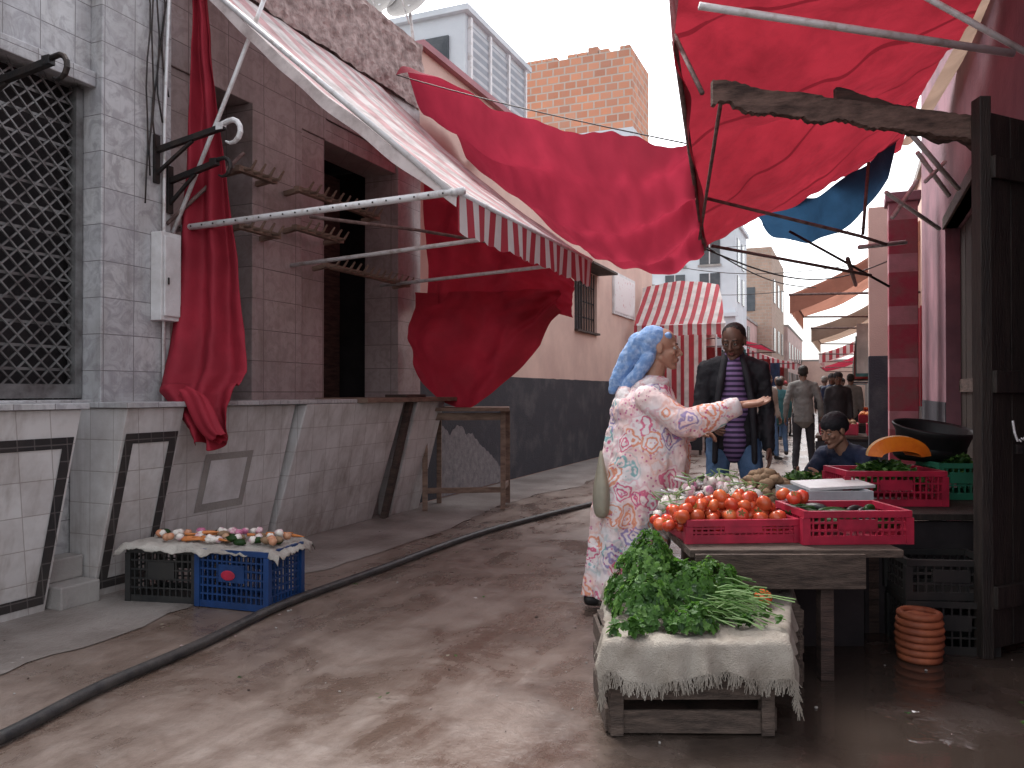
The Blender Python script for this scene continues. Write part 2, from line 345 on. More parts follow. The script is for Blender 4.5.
# ------------------------------------------------------------ left marble shop
S=group('marble_butcher_shop',True)
m=M()
m.box((-5.0,-1,3.33),(-4.6,3.76,5.6),marble); m.box((-5.0,3.76,0),(-4.5,4.34,5.6),marble); m.box((-5.0,-1,0),(-4.62,3.76,1.2),marble)
m.box((-5.0,-1,1.2),(-4.55,3.757,1.25),marble); m.box((-4.6,-1,3.30),(-4.55,3.757,3.40),marble)
m.obj('tiled_wall',parent=S,bevel=.006)
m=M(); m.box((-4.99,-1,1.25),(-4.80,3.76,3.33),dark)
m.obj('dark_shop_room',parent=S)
m=M(); z0,z1=1.26,3.30; y0,y1=1.2,3.75; st=.105
k=y0-(z1-z0)
while k<y1:
    for sg in (0,1):
        a=(k,z0);b=(k+(z1-z0),z1)
        if sg: a,b=(k,z1),(k+(z1-z0),z0)
        ya,za=a; yb,zb=b
        if ya<y0: t=(y0-ya)/(yb-ya); ya,za=y0,za+(zb-za)*t
        if yb>y1: t=(y1-a[0])/(b[0]-a[0]); yb,zb=y1,a[1]+(b[1]-a[1])*t
        if yb-ya>.02: m.beam((-4.70+.004*sg,ya,za),(-4.70+.004*sg,yb,zb),.010,.012,shutterm,up=(1,0,0))
    k+=st
for i in range(14): 
    zz=z0+.03+i*(z1-z0)/14; m.box((-4.715,y0,zz),(-4.709,y1,zz+.018),shutterm)
m.box((-4.73,y1-.05,z0),(-4.66,y1,z1),shutterm)
m.box((-4.73,y0,z0),(-4.66,y1-.051,z0+.09),shutterm)
m.obj('lattice_shutter',parent=S)
def incl(m,u0,u1,vt,vb,z0,z1,back,mt):
    vs=[(back,u0,z0),(vb,u0,z0),(vb,u1,z0),(back,u1,z0),(back,u0,z1),(vt,u0,z1),(vt,u1,z1),(back,u1,z1)]
    m.add(vs,[(0,3,2,1),(4,5,6,7),(0,1,5,4),(1,2,6,5),(2,3,7,6),(3,0,4,7)],mt)
def framed(m,u0,u1,vt,vb,z0,z1):
    incl(m,u0,u1,vt,vb,z0,z1,-4.6,whitetile)
    def pt(u,z,o=.006): f=(z-z0)/(z1-z0); return (vb+(vt-vb)*f+o,u,z)
    b=.065; zt=z1-.16
    for (a0,a1,c0,c1) in ((u0+.02,u0+.02+b,z0+.05,zt),(u1-.02-b,u1-.02,z0+.05,zt),(u0+.02+b,u1-.02-b,zt-b,zt),(u0+.02+b,u1-.02-b,z0+.05,z0+.05+b)):
        m.add([pt(a0,c0),pt(a1,c0),pt(a1,c1),pt(a0,c1)],[(0,1,2,3)],blacktile)
    m.box((-4.6,u0-.03,z1),(vt+.03,u1+.03,z1+.035),marble)
for nme,a,b in (('tiled_counter',1.3,3.30),('tiled_counter',3.62,4.08)):
    m=M(); framed(m,a,b,-4.10,-4.40,0.0,1.2); m.obj(nme,parent=S,bevel=.004)
m=M(); m.box((-4.6,3.33,0),(-4.30,3.60,.14),concrete); m.box((-4.6,3.33,.14),(-4.45,3.60,.28),concrete); m.obj('doorstep',parent=S,bevel=.01)
m=M()
m.box((-4.498,4.16,1.80),(-4.40,4.34,2.42),boxw); m.box((-4.398,4.18,1.83),(-4.385,4.32,2.39),boxw); m.box((-4.384,4.20,2.05),(-4.375,4.215,2.1),iron)
m.obj('meter_box',parent=S,bevel=.006)
m=M()
for i in range(5):
    y=4.1+.04*i
    pts=[(-4.47+.02*math.sin(j+i),y+.025*math.sin(j*1.3+i*2),5.2-j*.2) for j in range(14-i)]
    m.tube(pts,.006,iron,6)
m.tube([(-4.47,4.25,1.0),(-4.47,4.25,3.2),(-4.45,4.31,5.3)],.012,steel,8)
m.obj('wall_cables',parent=S,smooth=True)

def meat_hook(name,u,z,out,mt_hook,v0=-4.5,sc_=1):
    m=M()
    m.beam((v0,u,z-.05),(v0+out,u,z+.04),.035,.04,iron)
    m.beam((v0,u,z-.22),(v0+out*.55,u,z-.02),.022,.022,iron)
    m.beam((v0+.005,u,z-.28),(v0+.005,u,z+.06),.03,.05,iron,up=(0,1,0))
    x0=v0+out; r=.065*sc_
    pts=[(x0-.05,u,z+.05)]+[(x0+.05*sc_+r*math.cos(a),u,z+.0+r*math.sin(a)) for a in [math.radians(t) for t in (110,80,50,20,-10,-40,-70,-100,-130)]]
    m.tube(pts,[.016*sc_]*7+[.013*sc_,.010*sc_,.006*sc_],mt_hook,8); m.box((x0-.06,u-.02,z+.02),(x0+.0,u+.02,z+.07),mt_hook)
    m.obj(name,street=True,smooth=False,bevel=.003)
meat_hook('iron_meat_hook',2.95,3.02,.80,iron,v0=-4.7)
meat_hook('iron_meat_hook',4.20,3.05,.62,steel,sc_=1.2)
meat_hook('iron_meat_hook',4.32,2.86,.45,iron)

# ------------------------------------------------------------ pink shop
S=group('pink_butcher_shop',True)
m=M()
def seg(u0,u1,z0,z1,mt=pinktile,f=-4.6): m.box((-5.0,u0,z0),(f,u1,z1),mt)
seg(4.343,4.85,0,3.7); seg(5.25,5.9,0,3.7,f=-4.55); seg(5.9,6.3,0,3.7); seg(7.6,8.1,0,3.9,f=-4.57); seg(6.3,7.6,0,1.2); seg(4.85,5.25,0,1.2)
seg(6.3,7.6,3.8,3.9);
m.box((-5.0,4.343,3.7),(-4.58,6.3,4.55),pinktile); m.box((-5.0,6.3,3.9),(-4.58,8.1,4.55),pinktile); m.box((-5.0,6.3,3.7),(-4.6,7.6,3.8),pinktile)
m.obj('tiled_facade',parent=S,bevel=.006)
m=M()
def rub(u,v):
    y=4.343+u*3.757; z=4.55+v*.75; o=.035*nz((y,z,1),5)+.018*nz((y,z,2),15); return (-4.6+.06+o*(1 if v<.95 else 0),y,z+ .03*nz((y,0,5),7))
m.sheet(rub,90,22,rubble); m.box((-5.0,4.343,4.56),(-4.62,8.1,5.28),rubble); m.obj('crumbling_parapet',parent=S)
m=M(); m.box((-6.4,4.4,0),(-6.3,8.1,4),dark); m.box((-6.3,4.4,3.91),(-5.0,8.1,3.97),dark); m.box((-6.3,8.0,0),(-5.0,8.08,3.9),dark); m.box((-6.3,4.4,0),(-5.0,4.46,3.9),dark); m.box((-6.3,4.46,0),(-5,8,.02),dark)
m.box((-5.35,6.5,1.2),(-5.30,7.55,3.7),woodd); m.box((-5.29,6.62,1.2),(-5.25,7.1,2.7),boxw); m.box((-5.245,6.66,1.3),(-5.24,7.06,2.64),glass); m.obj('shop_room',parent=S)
m=M()
incl(m,4.12,5.35,-4.18,-4.5,0,1.2,-4.6,whitetile)
incl(m,5.42,6.98,-4.12,-4.5,0,1.2,-4.6,whitetile)
incl(m,7.25,7.85,-4.12,-4.45,0,1.2,-4.6,whitetile)
m.obj('white_tiled_counter',parent=S,bevel=.01)
m=M()
f=lambda z,o:(-4.5+.32*z/1.2+o)
u0,u1,z0,z1=4.45,4.95,.42,.85
m.add([(f(z0,.004),u0,z0),(f(z0,.004),u1,z0),(f(z1,.004),u1,z1),(f(z1,.004),u0,z1)],[(0,1,2,3)],concrete)
m.add([(f(z0+.06,.008),u0+.06,z0+.06),(f(z0+.06,.008),u1-.06,z0+.06),(f(z1-.05,.008),u1-.06,z1-.05),(f(z1-.05,.008),u0+.06,z1-.05)],[(0,1,2,3)],boxw)
m.obj('counter_niche',parent=S)
m=M(); m.box((-4.62,4.10,1.2),(-4.12,6.15,1.235),marble); m.box((-4.62,6.16,1.2),(-4.02,8.25,1.245),woodl)
m.beam((-4.42,7.08,0.005),(-4.14,7.12,1.2),.09,.06,woodd)
m.box((-4.3,6.9,1.245),(-4.05,7.3,1.275),woodd)
m.obj('counter_top',parent=S,bevel=.006)
def pegrack(u0,u1,v,z):
    m=M(); m.beam((v,u0,z),(v,u1,z),.05,.045,woodl); m.beam((v-.16,u0+.05,z-.02),(v,u0+.05,z),.04,.04,woodl); m.beam((v-.16,u1-.05,z-.02),(v,u1-.05,z),.04,.04,woodl)
    n=int((u1-u0)/.11)
    for i in range(n): y=u0+.06+i*.11; m.tube([(v,y,z),(v+.09,y,z-.005),(v+.14,y,z+.06)],[.016,.014,.008],woodl,6)
    return m.obj('meat_hanging_rack',street=True)
pegrack(5.6,6.9,-4.38,3.05); pegrack(6.0,7.5,-4.38,2.45); pegrack(4.9,5.35,-4.4,3.05); pegrack(4.9,5.4,-4.4,2.6); pegrack(5.6,6.3,-4.4,2.72)

# striped awning
A=group('striped_awning',True)
m=M()
def awf(s,t):
    y=4.45+s*2.8; x=-4.58+t*2.33; z=4.55-t*2.0-.10*math.sin(math.pi*t)*(1+.3*math.sin(s*9))+.018*nz((s*8,t*8,0),1)
    return (x,y,z)
m.sheet(awf,40,24,awnt); m.obj('canvas',parent=A,smooth=True)
m=M()
def val(s,t):
    y=4.45+s*2.8; dz=.25+.02*abs(math.sin(s*math.pi*14)); return (-2.245+.02*math.sin(s*24)*t,y,2.555-t*(dz+.015*nz((s*9,0,0))))
m.sheet(val,160,4,awns)
m.sheet(lambda s,t:(awf(0,.05+.95*s)[0],4.445+.01*math.sin(s*30)*t,awf(0,.05+.95*s)[2]-t*.10),60,2,awnt)
m.obj('valance',parent=A,smooth=True)
m=M(); m.tube([(-4.56,4.45,2.50),(-2.2,4.45,2.55)],.024,steel,12); m.tube([(-4.56,5.75,2.42),(-2.3,5.75,2.53)],.018,steel,10); m.tube([(-4.56,7.22,2.42),(-2.25,7.22,2.53)],.018,steel,10)
m.tube([(-2.26,4.42,2.545),(-2.26,7.27,2.545)],.022,steel,10); m.tube([(-4.56,4.45,4.48),(-2.27,4.45,2.53)],.02,steel,8)
m.tube([(-3.4,4.5,2.5),(-3.2,5.6,2.6),(-2.3,7.1,2.55)],.013,rust,8)
for i in range(22): x=-4.5+i*.103; m.tube([(x,4.425,2.50+.002*i),(x,4.42,2.50+.002*i)],.006,iron,6)
m.obj('frame',parent=A,smooth=True)
m=M(); m.tube([(-4.5,4.36,2.45),(-4.1,4.5,3.5),(-3.75,4.6,4.4)],.016,steel,8); m.tube([(-4.5,4.3,2.5),(-4.2,4.75,3.1)],.014,rust,8); m.obj('support_pole',street=True,smooth=True)

# hanging red cloth
rows=[(-90,188,200,5.85),(0,189,204,5.85),(60,187,212,5.85),(130,183,222,5.85),(200,180,232,5.85),(260,177,240,5.82),(330,172,246,5.72),(372,163,248,5.6),(392,161,236,5.5),(412,176,228,5.45),(430,188,229,5.42),(446,192,228,5.42)]
W3=[(((a-512)/800*d,(b-512)/800*d,1.3-(y-392)/800*d,d)) for y,a,b,d in rows]
def hc(s,t):
    n=len(W3)-1;k=min(int(t*n),n-1);f=t*n-k;A_=W3[k];B_=W3[k+1]
    xl=A_[0]*(1-f)+B_[0]*f;xr=A_[1]*(1-f)+B_[1]*f;z=A_[2]*(1-f)+B_[2]*f;d=A_[3]*(1-f)+B_[3]*f
    am=.035+.03*t
    return (xl+(xr-xl)*s+.012*math.sin(9*s+7*t)+.01*nz((t*14,0,5)), d+am*math.sin(s*15+2.2*t+1.2*math.sin(3*t))+.03*nz((s*3,t*9,0))+.012*nz((s*9,t*30,4)), z+(.03*math.sin(s*8) if t>.7 else 0))
m=M(); m.sheet(hc,60,130,redcl2); m.obj('hanging_red_cloth',smooth=True,solid=.003)
m=M(); 
def hk(s,t):
    a=s*2*math.pi; rr=.05+.035*math.sin(t*math.pi)+.012*math.sin(a*5+t*4); c=lerp((-2.2,5.38,1.30),(-1.93,5.3,1.0),t); c.z+=.03*math.sin(t*6)
    return (c.x+rr*math.cos(a)*.8,c.y+rr*math.sin(a)*.8,c.z+rr*.6*math.cos(a+1))
m.sheet(hk,40,20,redcl2); m.obj('red_cloth_knot',smooth=True)

# ------------------------------------------------------------ peach house
S=group('peach_house',True)
m=M(); 
def wallseg(u0,u1,z0,z1,mt=peach): m.box((-5.0,u0,z0),(-4.6,u1,z1),mt)
wallseg(8.103,13.8,0,5.3); wallseg(15.2,20,0,5.3); wallseg(13.8,15.2,0,2.45); wallseg(13.8,15.2,3.6,5.3)
m.box((-9,19.7,0),(-5.0,20,5.3),peach); m.box((-9,8.103,5.0),(-5,19.7,5.2),concrete)
m.box((-5.05,8.09,5.3),(-4.52,20,5.38),pinkw)
m.obj('wall',parent=S)
m=M(); 
def dd(s,t):
    y=8.11+s*11.88; z=.02+t*(1.5+.01*nz((y,0,0),4)); return (-4.594+.004*nz((y,z,0),5),y,z)
m.sheet(dd,60,10,dado); m.box((-4.6,8.11,.012),(-4.5985,19.99,1.49),dado)
m.obj('dado',parent=S)
m=M()
def pl(s,t):
    y=8.6+s*2.1; top=.85*(1-s**2)+.16*nz((y,0,3),3)+.06*nz((y,0,8),11); return (-4.583,y,.02+t*max(top,.02))
m.sheet(pl,60,8,peel); m.obj('peeling_patch',parent=S)
m=M(); m.box((-4.95,13.8,2.45),(-4.9,15.2,3.6),glass)
m.box((-4.63,13.8,2.41),(-4.53,15.2,2.448),woodd)
for i in range(9): y=13.87+i*.157; m.tube([(-4.64,y,2.45),(-4.64,y,3.6)],.012,iron,6)
for z in (2.7,3.0,3.3): m.box((-4.655,13.8,z),(-4.653,15.2,z+.03),iron)
m.box((-4.6,13.7,3.6),(-4.2,15.3,3.64),woodd); m.obj('barred_window',parent=S)
m=M(); m.box((-4.598,16.3,2.95),(-4.56,18.1,3.85),boxw); m.box((-4.558,16.36,3.01),(-4.552,18.04,3.79),signm); m.obj('shop_sign',street=True)

# rooftop structures
S=group('white_rooftop_house',True)
m=M(); m.box((-9,12.15,5.2),(-6,14.9,7.75),bluewhite); m.box((-9.1,12.05,7.75),(-5.9,15.0,7.85),bluewhite); m.obj('walls',parent=S)
m=M(); m.box((-5.995,12.3,5.6),(-5.97,14.75,7.6),slat)
for y in (12.25,13.05,13.9,14.75): m.box((-5.998,y,5.5),(-5.93,y+.07,7.7),steel)
m.box((-8.6,12.11,6.6),(-7.4,12.148,7.4),glass); m.box((-7.1,12.11,6.6),(-6.3,12.148,7.4),glass); m.obj('slatted_windows',parent=S)
def dish(x,y,z):
    m=M(); 
    def df(s,t): a=s*2*math.pi; r=.36*t; p=V((r*math.cos(a),r*math.sin(a),.5*r*r)); return V((x,y,z))+Matrix.Rotation(math.radians(60),3,'X')@p
    m.sheet(df,24,6,concrete); m.tube([(x,y,z),(x,y+.15,z-.6)],.025,steel,8); m.tube([(x,y,z-.3),(x,y-.35,z+.15)],.012,steel,6); m.tube([(x,y+.15,z-.6),(x,y+.15,5.2)],.03,steel,8); m.obj('satellite_dish',street=True,smooth=True)
dish(-6.3,10.8,7.33); dish(-6.9,10.9,7.5)
S=group('brick_rooftop_house',True)
m=M(); m.box((-7.7,18.6,7.6),(-4.75,20.3,9.5),brick); m.box((-7.75,18.55,5.2),(-4.72,20.35,7.6),bluewhite)
for i in range(11):
    if R.random()<.65: x=-7.7+i*.265; m.box((x,18.6,9.5),(x+.25,18.8,9.5+R.choice((.09,.18))),brick)
m.obj('walls',parent=S)
m=M(); m.box((-4.718,18.9,6.2),(-4.70,19.8,7.1),glass); m.obj('window',parent=S)

# far left houses
S=group('blue_white_apartment_house',True)
m=M(); m.box((-9,30.5,0),(-3.9,34,7.6),bluewhite); m.box((-9.1,30.4,7.6),(-3.8,34.1,7.75),bluewhite); m.box((-9.1,30.35,4.1),(-3.8,30.5,4.25),bluewhite); m.obj('walls',parent=S)
m=M()
for x in (-7.8,-6.5,-5.2):
    for z in (4.7,6.1): m.box((x,30.46,z),(x+.75,30.498,z+1.05),glass); m.box((x-.06,30.42,z-.1),(x+.81,30.46,z-.02),concrete); m.box((x+.35,30.44,z),(x+.39,30.459,z+1.05),boxw)
for y in (31,32.4):
    for z in (4.7,6.1): m.box((-3.898,y,z),(-3.87,y+.7,z+1.0),glass)
m.obj('windows',parent=S)
S=group('tan_brick_house',True)
m=M(); m.box((-9,42,0),(-3.6,50,8.6),brick2); m.obj('walls',parent=S)
m=M()
for y in (43,45.5,48):
    for z in (3.4,5.9): m.box((-3.598,y,z),(-3.57,y+1,z+1.2),glass)
m.box((-5.2,41.96,5.4),(-4.4,41.998,6.6),glass); m.obj('windows',parent=S)
def house(name,v0,v1,u0,u1,h,mt,face):
    S=group(name,True); m=M(); m.box((v0,u0,0),(v1,u1,h),mt); m.box((v0-.05,u0-.02,h),(v1+.05,u1+.02,h+.12),concrete); m.obj('walls',parent=S)
    m=M(); fx=v1 if face>0 else v0; n=int((u1-u0)/2.6)
    for i in range(n):
        y=u0+.6+i*2.6
        a,b=sorted((fx+face*.003,fx+face*.03)); m.box((a,y,0.0),(b,y+1.7,2.5),woodd if i%2 else shutterm)
        if h>4.5: m.box((a,y+.3,3.3),(b,y+1.2,4.3),glass)
    m.obj('shop_fronts',parent=S)
house('cream_shop_house',-9,-4.6,20.05,30.4,3.9,peach,1)
house('low_pink_house',-9,-4.3,34.15,41.9,4.6,pinkw2,1)
house('plaster_house',-9,-3.4,50.2,66,5.2,pinkw2,1)
house('end_of_street_house',-3.3,9,64,70,3.6,peach,-1)

# ------------------------------------------------------------ right side
S=group('pink_house',True)
m=M(); 
def rs(u0,u1,z0,z1,mt=pinkd,f=.85): m.box((f,u0,z0),(1.6,u1,z1),mt)
rs(2.5,5.9,0,5.2); rs(8.7,11.4,0,5.2); rs(5.9,8.7,2.87,5.2)
m.obj('wall',parent=S)
m=M(); m.box((1.0,5.9,0),(1.1,8.7,2.87),doorw)
for i in range(7): y=5.92+i*.4; m.box((.975,y,.02),(.998,y+.37,2.84),doorw)
m.box((.96,5.9,1.3),(.974,8.7,1.42),woodd); m.box((.83,5.85,2.87),(.96,8.75,2.98),woodd); m.obj('wooden_doors',parent=S)
m=M(); m.box((.842,8.7,0),(.85,11.4,1.2),dado); m.obj('dado',parent=S)  # dark strip painted low on the wall as the shadow behind the stall
m=M(); m.box((.38,9.3,0),(.66,9.6,3.3),redpaint); m.box((.35,9.27,3.3),(.69,9.63,3.4),pinkd); m.obj('red_pillar',street=True,bevel=.01)
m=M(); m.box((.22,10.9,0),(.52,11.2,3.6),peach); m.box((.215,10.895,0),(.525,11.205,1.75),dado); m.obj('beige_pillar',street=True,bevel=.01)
house('right_shop_house',.95,6,11.45,30,4.4,peach,-1)
house('grey_shop_house',1.0,6,30.1,63.5,5.0,concrete,-1)

S=group('plank_door')
m=M()
p0=V((2.335,3.92,0)); p1=V((2.75,4.12,0)); dd_=(p1-p0)
for i in range(3):
    a=p0+dd_*(i/3+.004); b=p0+dd_*((i+1)/3-.004)
    m.beam((*a.xy,1.36),(*b.xy,1.36),.035,2.62,doorw)
for z in (.3,1.35,2.4): m.beam((p0.x+.01,p0.y-.03,z),(p1.x,p1.y-.03,z),.025,.11,doorw)
m.box((2.29,3.9,0.0),(2.345,3.98,2.75),doorw)
m.obj('leaf',parent=S,bevel=.004)
m=M(); m.tube([(2.44,3.90,1.16),(2.44,3.885,1.1),(2.455,3.885,1.06)],.006,steel,6)
m.box((2.44,3.87,1.0),(2.472,3.89,1.045),iron); 
for i in range(8): m.tube([(2.46+.010*i,3.885,1.07+.010*math.sin(i)),(2.468+.010*i,3.878,1.058+.010*math.sin(i))],.004,steel,6)
m.obj('padlock_and_chain',parent=S,bevel=.003)

# right big red tarp
LE=[(.55,3.2,4.05),(1.0,5,3.56),(1.30,5.83,3.12),(1.706,7.07,2.60)]
RE=[(2.0,2.9,4.1),(2.96,5,3.78),(3.4,6.6,3.78),(4.0,8.2,3.81)]
def tf(s,t):
    p=lerp(poly(LE,t),poly(RE,t),s)
    p.z-=.16*math.sin(math.pi*s)*abs(math.sin(math.pi*(t*3)))+.02*math.sin(s*26+t*6)*math.sin(t*9+1)+.05*nz(p,2.5)+.024*nz(p,7)+.03*math.sin(s*9+t*30)*math.sin(math.pi*s)
    return p
m=M(); m.sheet(tf,90,130,tarp); m.obj('red_market_tarp',smooth=True)
def fl(s,t):
    p=poly(LE,.12+.86*s); q=V((p.x+.03*math.sin(s*20)*t+.05*t,p.y,p.z-t*(.10+.14*abs(math.sin(s*5+1)))))
    return q
m=M(); m.sheet(fl,60,6,tarp); m.obj('tarp_flap',smooth=True)
m=M()
def bs(s,t):
    a=lerp((2.96,5,3.80),(4.0,8.2,3.84),t); b=lerp((3.3,5.0,4.15),(4.15,8.1,3.95),t); p=lerp(a,b,s); p.z-=.06*math.sin(s*3.14); return p
m.sheet(bs,10,24,beigec); 
def bs2(s,t):
    a=lerp((2.0,2.9,4.12),(2.96,5,3.80),t); b=lerp((2.5,2.85,4.45),(3.3,5,4.15),t); return lerp(a,b,s)
m.sheet(bs2,6,12,beigec); m.obj('beige_awning_strip',smooth=True)
m=M()
def bt(s,t):
    a=bez((2.25,7.45,3.0),(2.95,7.6,3.2),(3.75,7.7,3.80),s); b=bez((2.42,7.7,2.90),(3.05,7.8,2.80),(3.70,7.8,3.40),s); p=lerp(a,b,t); p.z+=.02*math.sin(s*22+t*3)+.03*nz((s*6,t*3,1)); p.y+=.05*math.sin(s*14); return p
m.sheet(bt,40,10,bluet); m.obj('blue_tarp_sheet',smooth=True)
m=M()
def board(a,b,h,th,n,mt,seed):
    a=V(a);b=V(b); vs=[]
    for i in range(n+1):
        t=i/n; c=lerp(a,b,t); top=h/2+.02*nz((t*7,seed,0))+.008*nz((t*50,seed,2)); bot=-h/2*(1-.25*t)+.04*nz((t*9,seed,4))+(.02*nz((t*50,seed,9)))
        y=.015*math.sin(t*5)
        for dz,dy in ((bot,-th/2),(bot,th/2),(top,th/2),(top,-th/2)): vs.append((c.x,c.y+dy+y,c.z+dz))
    fs=[(i*4+k,i*4+(k+1)%4,(i+1)*4+(k+1)%4,(i+1)*4+k) for i in range(n) for k in range(4)]+[(3,2,1,0),(n*4,n*4+1,n*4+2,n*4+3)]
    m.add(vs,fs,mt)
board((1.09,4.35,2.93),(2.40,4.02,2.60),.13,.05,80,woodh,1)
board((1.75,4.32,2.87),(2.6,4.2,2.60),.15,.04,40,woodd,5)
m.obj('rotten_lintel_board')
m=M()
T=lambda pts,r=.016,mt=rust:m.tube(pts,r,mt,8)
T([(.94,4.0,3.24),(2.55,4.05,3.02)],.02,steel); T([(2.05,4.0,3.3),(2.75,4.05,2.95)],.016,steel)
T([(1.02,5,3.5),(1.30,5.83,3.06),(1.706,7.07,2.56)],.018,rust)
T([(1.57,6.5,2.88),(2.83,6.5,2.57),(3.05,6.5,2.5)],.014,rust); T([(1.75,7.0,2.58),(3.15,7.0,2.32)],.014,rust); T([(2.5,7.2,2.75),(3.4,7.2,2.25)],.012,iron)
T([(3.0,6.9,2.55),(3.55,7.2,2.65)],.02,steel);T([(3.0,6.4,2.9),(3.8,7.1,2.75)],.018,steel);T([(3.05,6.4,2.7),(3.55,7.0,3.15)],.018,steel);T([(2.9,6.6,2.6),(2.95,6.6,3.2)],.014,rust)
T([(1.05,4.4,2.95),(1.02,5.0,3.54)],.014,rust); T([(1.15,4.35,2.95),(1.62,6.9,2.62)],.012,rust)
T([(2.9,6.9,2.45),(3.7,8.6,2.45)],.02,rust)
T([(2.7,5.4,3.05),(3.3,5.9,2.8)],.018,steel);T([(2.85,5.5,2.75),(3.2,5.9,3.0)],.014,steel);T([(3.05,6.0,3.1),(3.45,6.3,2.85)],.018,steel)
m.obj('tarp_frame_pipes',smooth=True)
m=M()
def cable(a,b,sag,r=.006):
    m.tube([lerp(a,b,i/16)-V((0,0,sag*math.sin(math.pi*i/16))) for i in range(17)],r,iron,6)
cable((1.7,7.07,2.6),(3.5,9.2,2.5),.1); cable((-1.2,8.3,4.6),(1.3,5.8,3.1),.03); cable((1.5,17,4.6),(6.3,14,4.2),.3); cable((2.6,21,5.0),(8,18,4.2),.4,.01); cable((3.8,24,4.4),(9.5,22,4.4),.3,.01)
cable((1.7,7.1,2.58),(4.6,9.8,2.9),.25,.008)
m.obj('overhead_cables',smooth=True)

# middle canopy
def cf(s,t):
    N=bez((-1.21,8.3,4.60),(.42,7.0,3.60),(1.297,5.83,3.12),s); F=bez((-.45,10.7,4.40),(.98,8.7,2.75),(1.706,7.07,2.57),s)
    p=lerp(N,F,t); p.z-=.24*math.sin(math.pi*t)*math.sin(math.pi*min(1,s*1.05))
    p.z+=.055*math.sin(t*20+s*4)*(.4+abs(math.cos(s*3.1)))+.09*nz((s*5,t*3,0))+.045*nz((s*16,t*7,3))+.09*math.sin(t*14+s*9)*(1-s)**2+.07*math.sin(t*11+2)*s**3
    return p
m=M(); m.sheet(cf,110,80,redcl); m.obj('red_canopy',smooth=True)
def dr(s,t):
    x=-4.5+1.75*s; top=4.0-1.50*s; bot=2.25-.15*s+ .12*math.sin(s*3.14)
    z=top+(bot-top)*t
    return (x,8.0+.27*s+.09*math.sin(s*16+t*2)+.12*nz((s*2,t*2,0))+.05*nz((s*9,t*7,2)),z)
def dr2(s,t):
    x=-4.5+1.65*s; top=2.42-.02*s; bot=1.95-1.0*math.sin(math.pi*min(1,.12+s*.95))*(1-.45*s)
    k=max(0,s-.85)/.15; bot=bot*(1-k)+2.15*k
    return (x,7.85+.25*s-.16*math.sin(math.pi*t)+.06*math.sin(s*13+t*4)+.05*math.sin(t*9+s*5)+.05*nz((s*9,t*7,5)),top+(bot-top)*t)
S=group('red_wall_drape',True)
m=M(); m.sheet(dr,60,40,redcl2); m.obj('upper_sheet',parent=S,smooth=True); m=M(); m.sheet(dr2,60,30,redcl2); m.obj('lower_swag',parent=S,smooth=True)

# far awnings
def awn(name,vw,vo,u0,u1,zw,zo,mt,val=None):
    m=M()
    m.sheet(lambda s,t:(vw+(vo-vw)*t,u0+(u1-u0)*s,zw+(zo-zw)*t-.12*math.sin(math.pi*t)*(1+.4*math.sin(s*8))+.03*nz((s*6,t*4,u0))),24,12,mt)
    if val: m.sheet(lambda s,t:(vo,u0+(u1-u0)*s,zo-t*(.28+.03*math.sin(s*70))),60,2,val); m.sheet(lambda s,t:(vw+(vo-vw)*s,u0-.01,zw+(zo-zw)*s-.12*math.sin(math.pi*s)-t*.3),30,2,curtx if val is curt else mt)
    m.tube([(vw,u0,zo-.05),(vo,u0,zo)],.02,rust,6); m.tube([(vw,u1,zo-.05),(vo,u1,zo)],.02,rust,6); m.tube([(vo,u0,zo),(vo,u1,zo)],.02,rust,6)
    m.obj(name,street=True,smooth=True)
awn('striped_shop_awning',-4.6,-2.7,20.1,23.2,3.9,2.85,curt,curt)
awn('red_shop_awning',-4.6,-2.4,24.5,29.5,3.6,2.7,redcl,None)
awn('striped_shop_awning',-4.3,-2.0,35,41,3.3,2.5,curt,curt)
awn('orange_shop_awning',.95,-.85,13,17.0,3.8,2.8,orangec,orangec)
awn('beige_shop_awning',.95,-.75,18,24,3.5,2.65,beigec,beigec)
awn('striped_shop_awning',1.0,-.9,27,34,3.4,2.5,curt,curt)
awn('red_shop_awning',1.0,-1.2,38,46,3.3,2.4,redcl,None)
# sloping striped stall awning that faces down the street
m=M()
def sa(s,t):
    x0=-4.5+.15*t; x1=-2.75+.35*t
    return (x0+(x1-x0)*s+.02*math.sin(t*5),18.6-1.35*t,3.75-1.0*t-.10*math.sin(math.pi*s)*math.sin(math.pi*t)+.12*math.sin(math.pi*s)*(1-t)+.02*nz((s*7,t*5,0)))
m.sheet(sa,30,16,curtx)
m.sheet(lambda s,t:(sa(s,1)[0],17.24+.02*math.sin(s*30)*t,sa(s,1)[2]-t*(.22+.02*abs(math.sin(s*28)))),60,3,curtx)
for x,y in ((-4.3,17.27),(-2.43,17.27),(-2.8,18.55)): m.tube([(x,y,0),(x,y,2.8 if y<18 else 3.7)],.022,steel,8)
m.tube([(-4.35,17.27,2.74),(-2.4,17.27,2.74)],.02,steel,8); m.obj('striped_stall_awning',street=True,smooth=True)
m=M(); m.sheet(lambda s,t:(-4.2+1.2*s,18.5+.08*math.sin(s*18),2.8-t*1.9),40,8,curtx); m.obj('striped_curtain',street=True,smooth=True)
m=M(); m.sheet(lambda s,t:(.9+.05*math.sin(s*9),12.4+1.2*s,2.5-t*1.4),20,6,redcl2); m.obj('hanging_red_garment',street=True,smooth=True)
cols=[redj,tealj,whitej,navy,beigej,jackb]
m=M()
for i in range(16):
    u=21+i*1.35; x=-3.6+.5*math.sin(i*2.3); w_=.45+.2*R.random(); h_=.7+.5*R.random()
    m.sheet(lambda s,t:(x+w_*s,u+.05*math.sin(s*9+i),2.45-t*h_),8,4,cols[i%6])
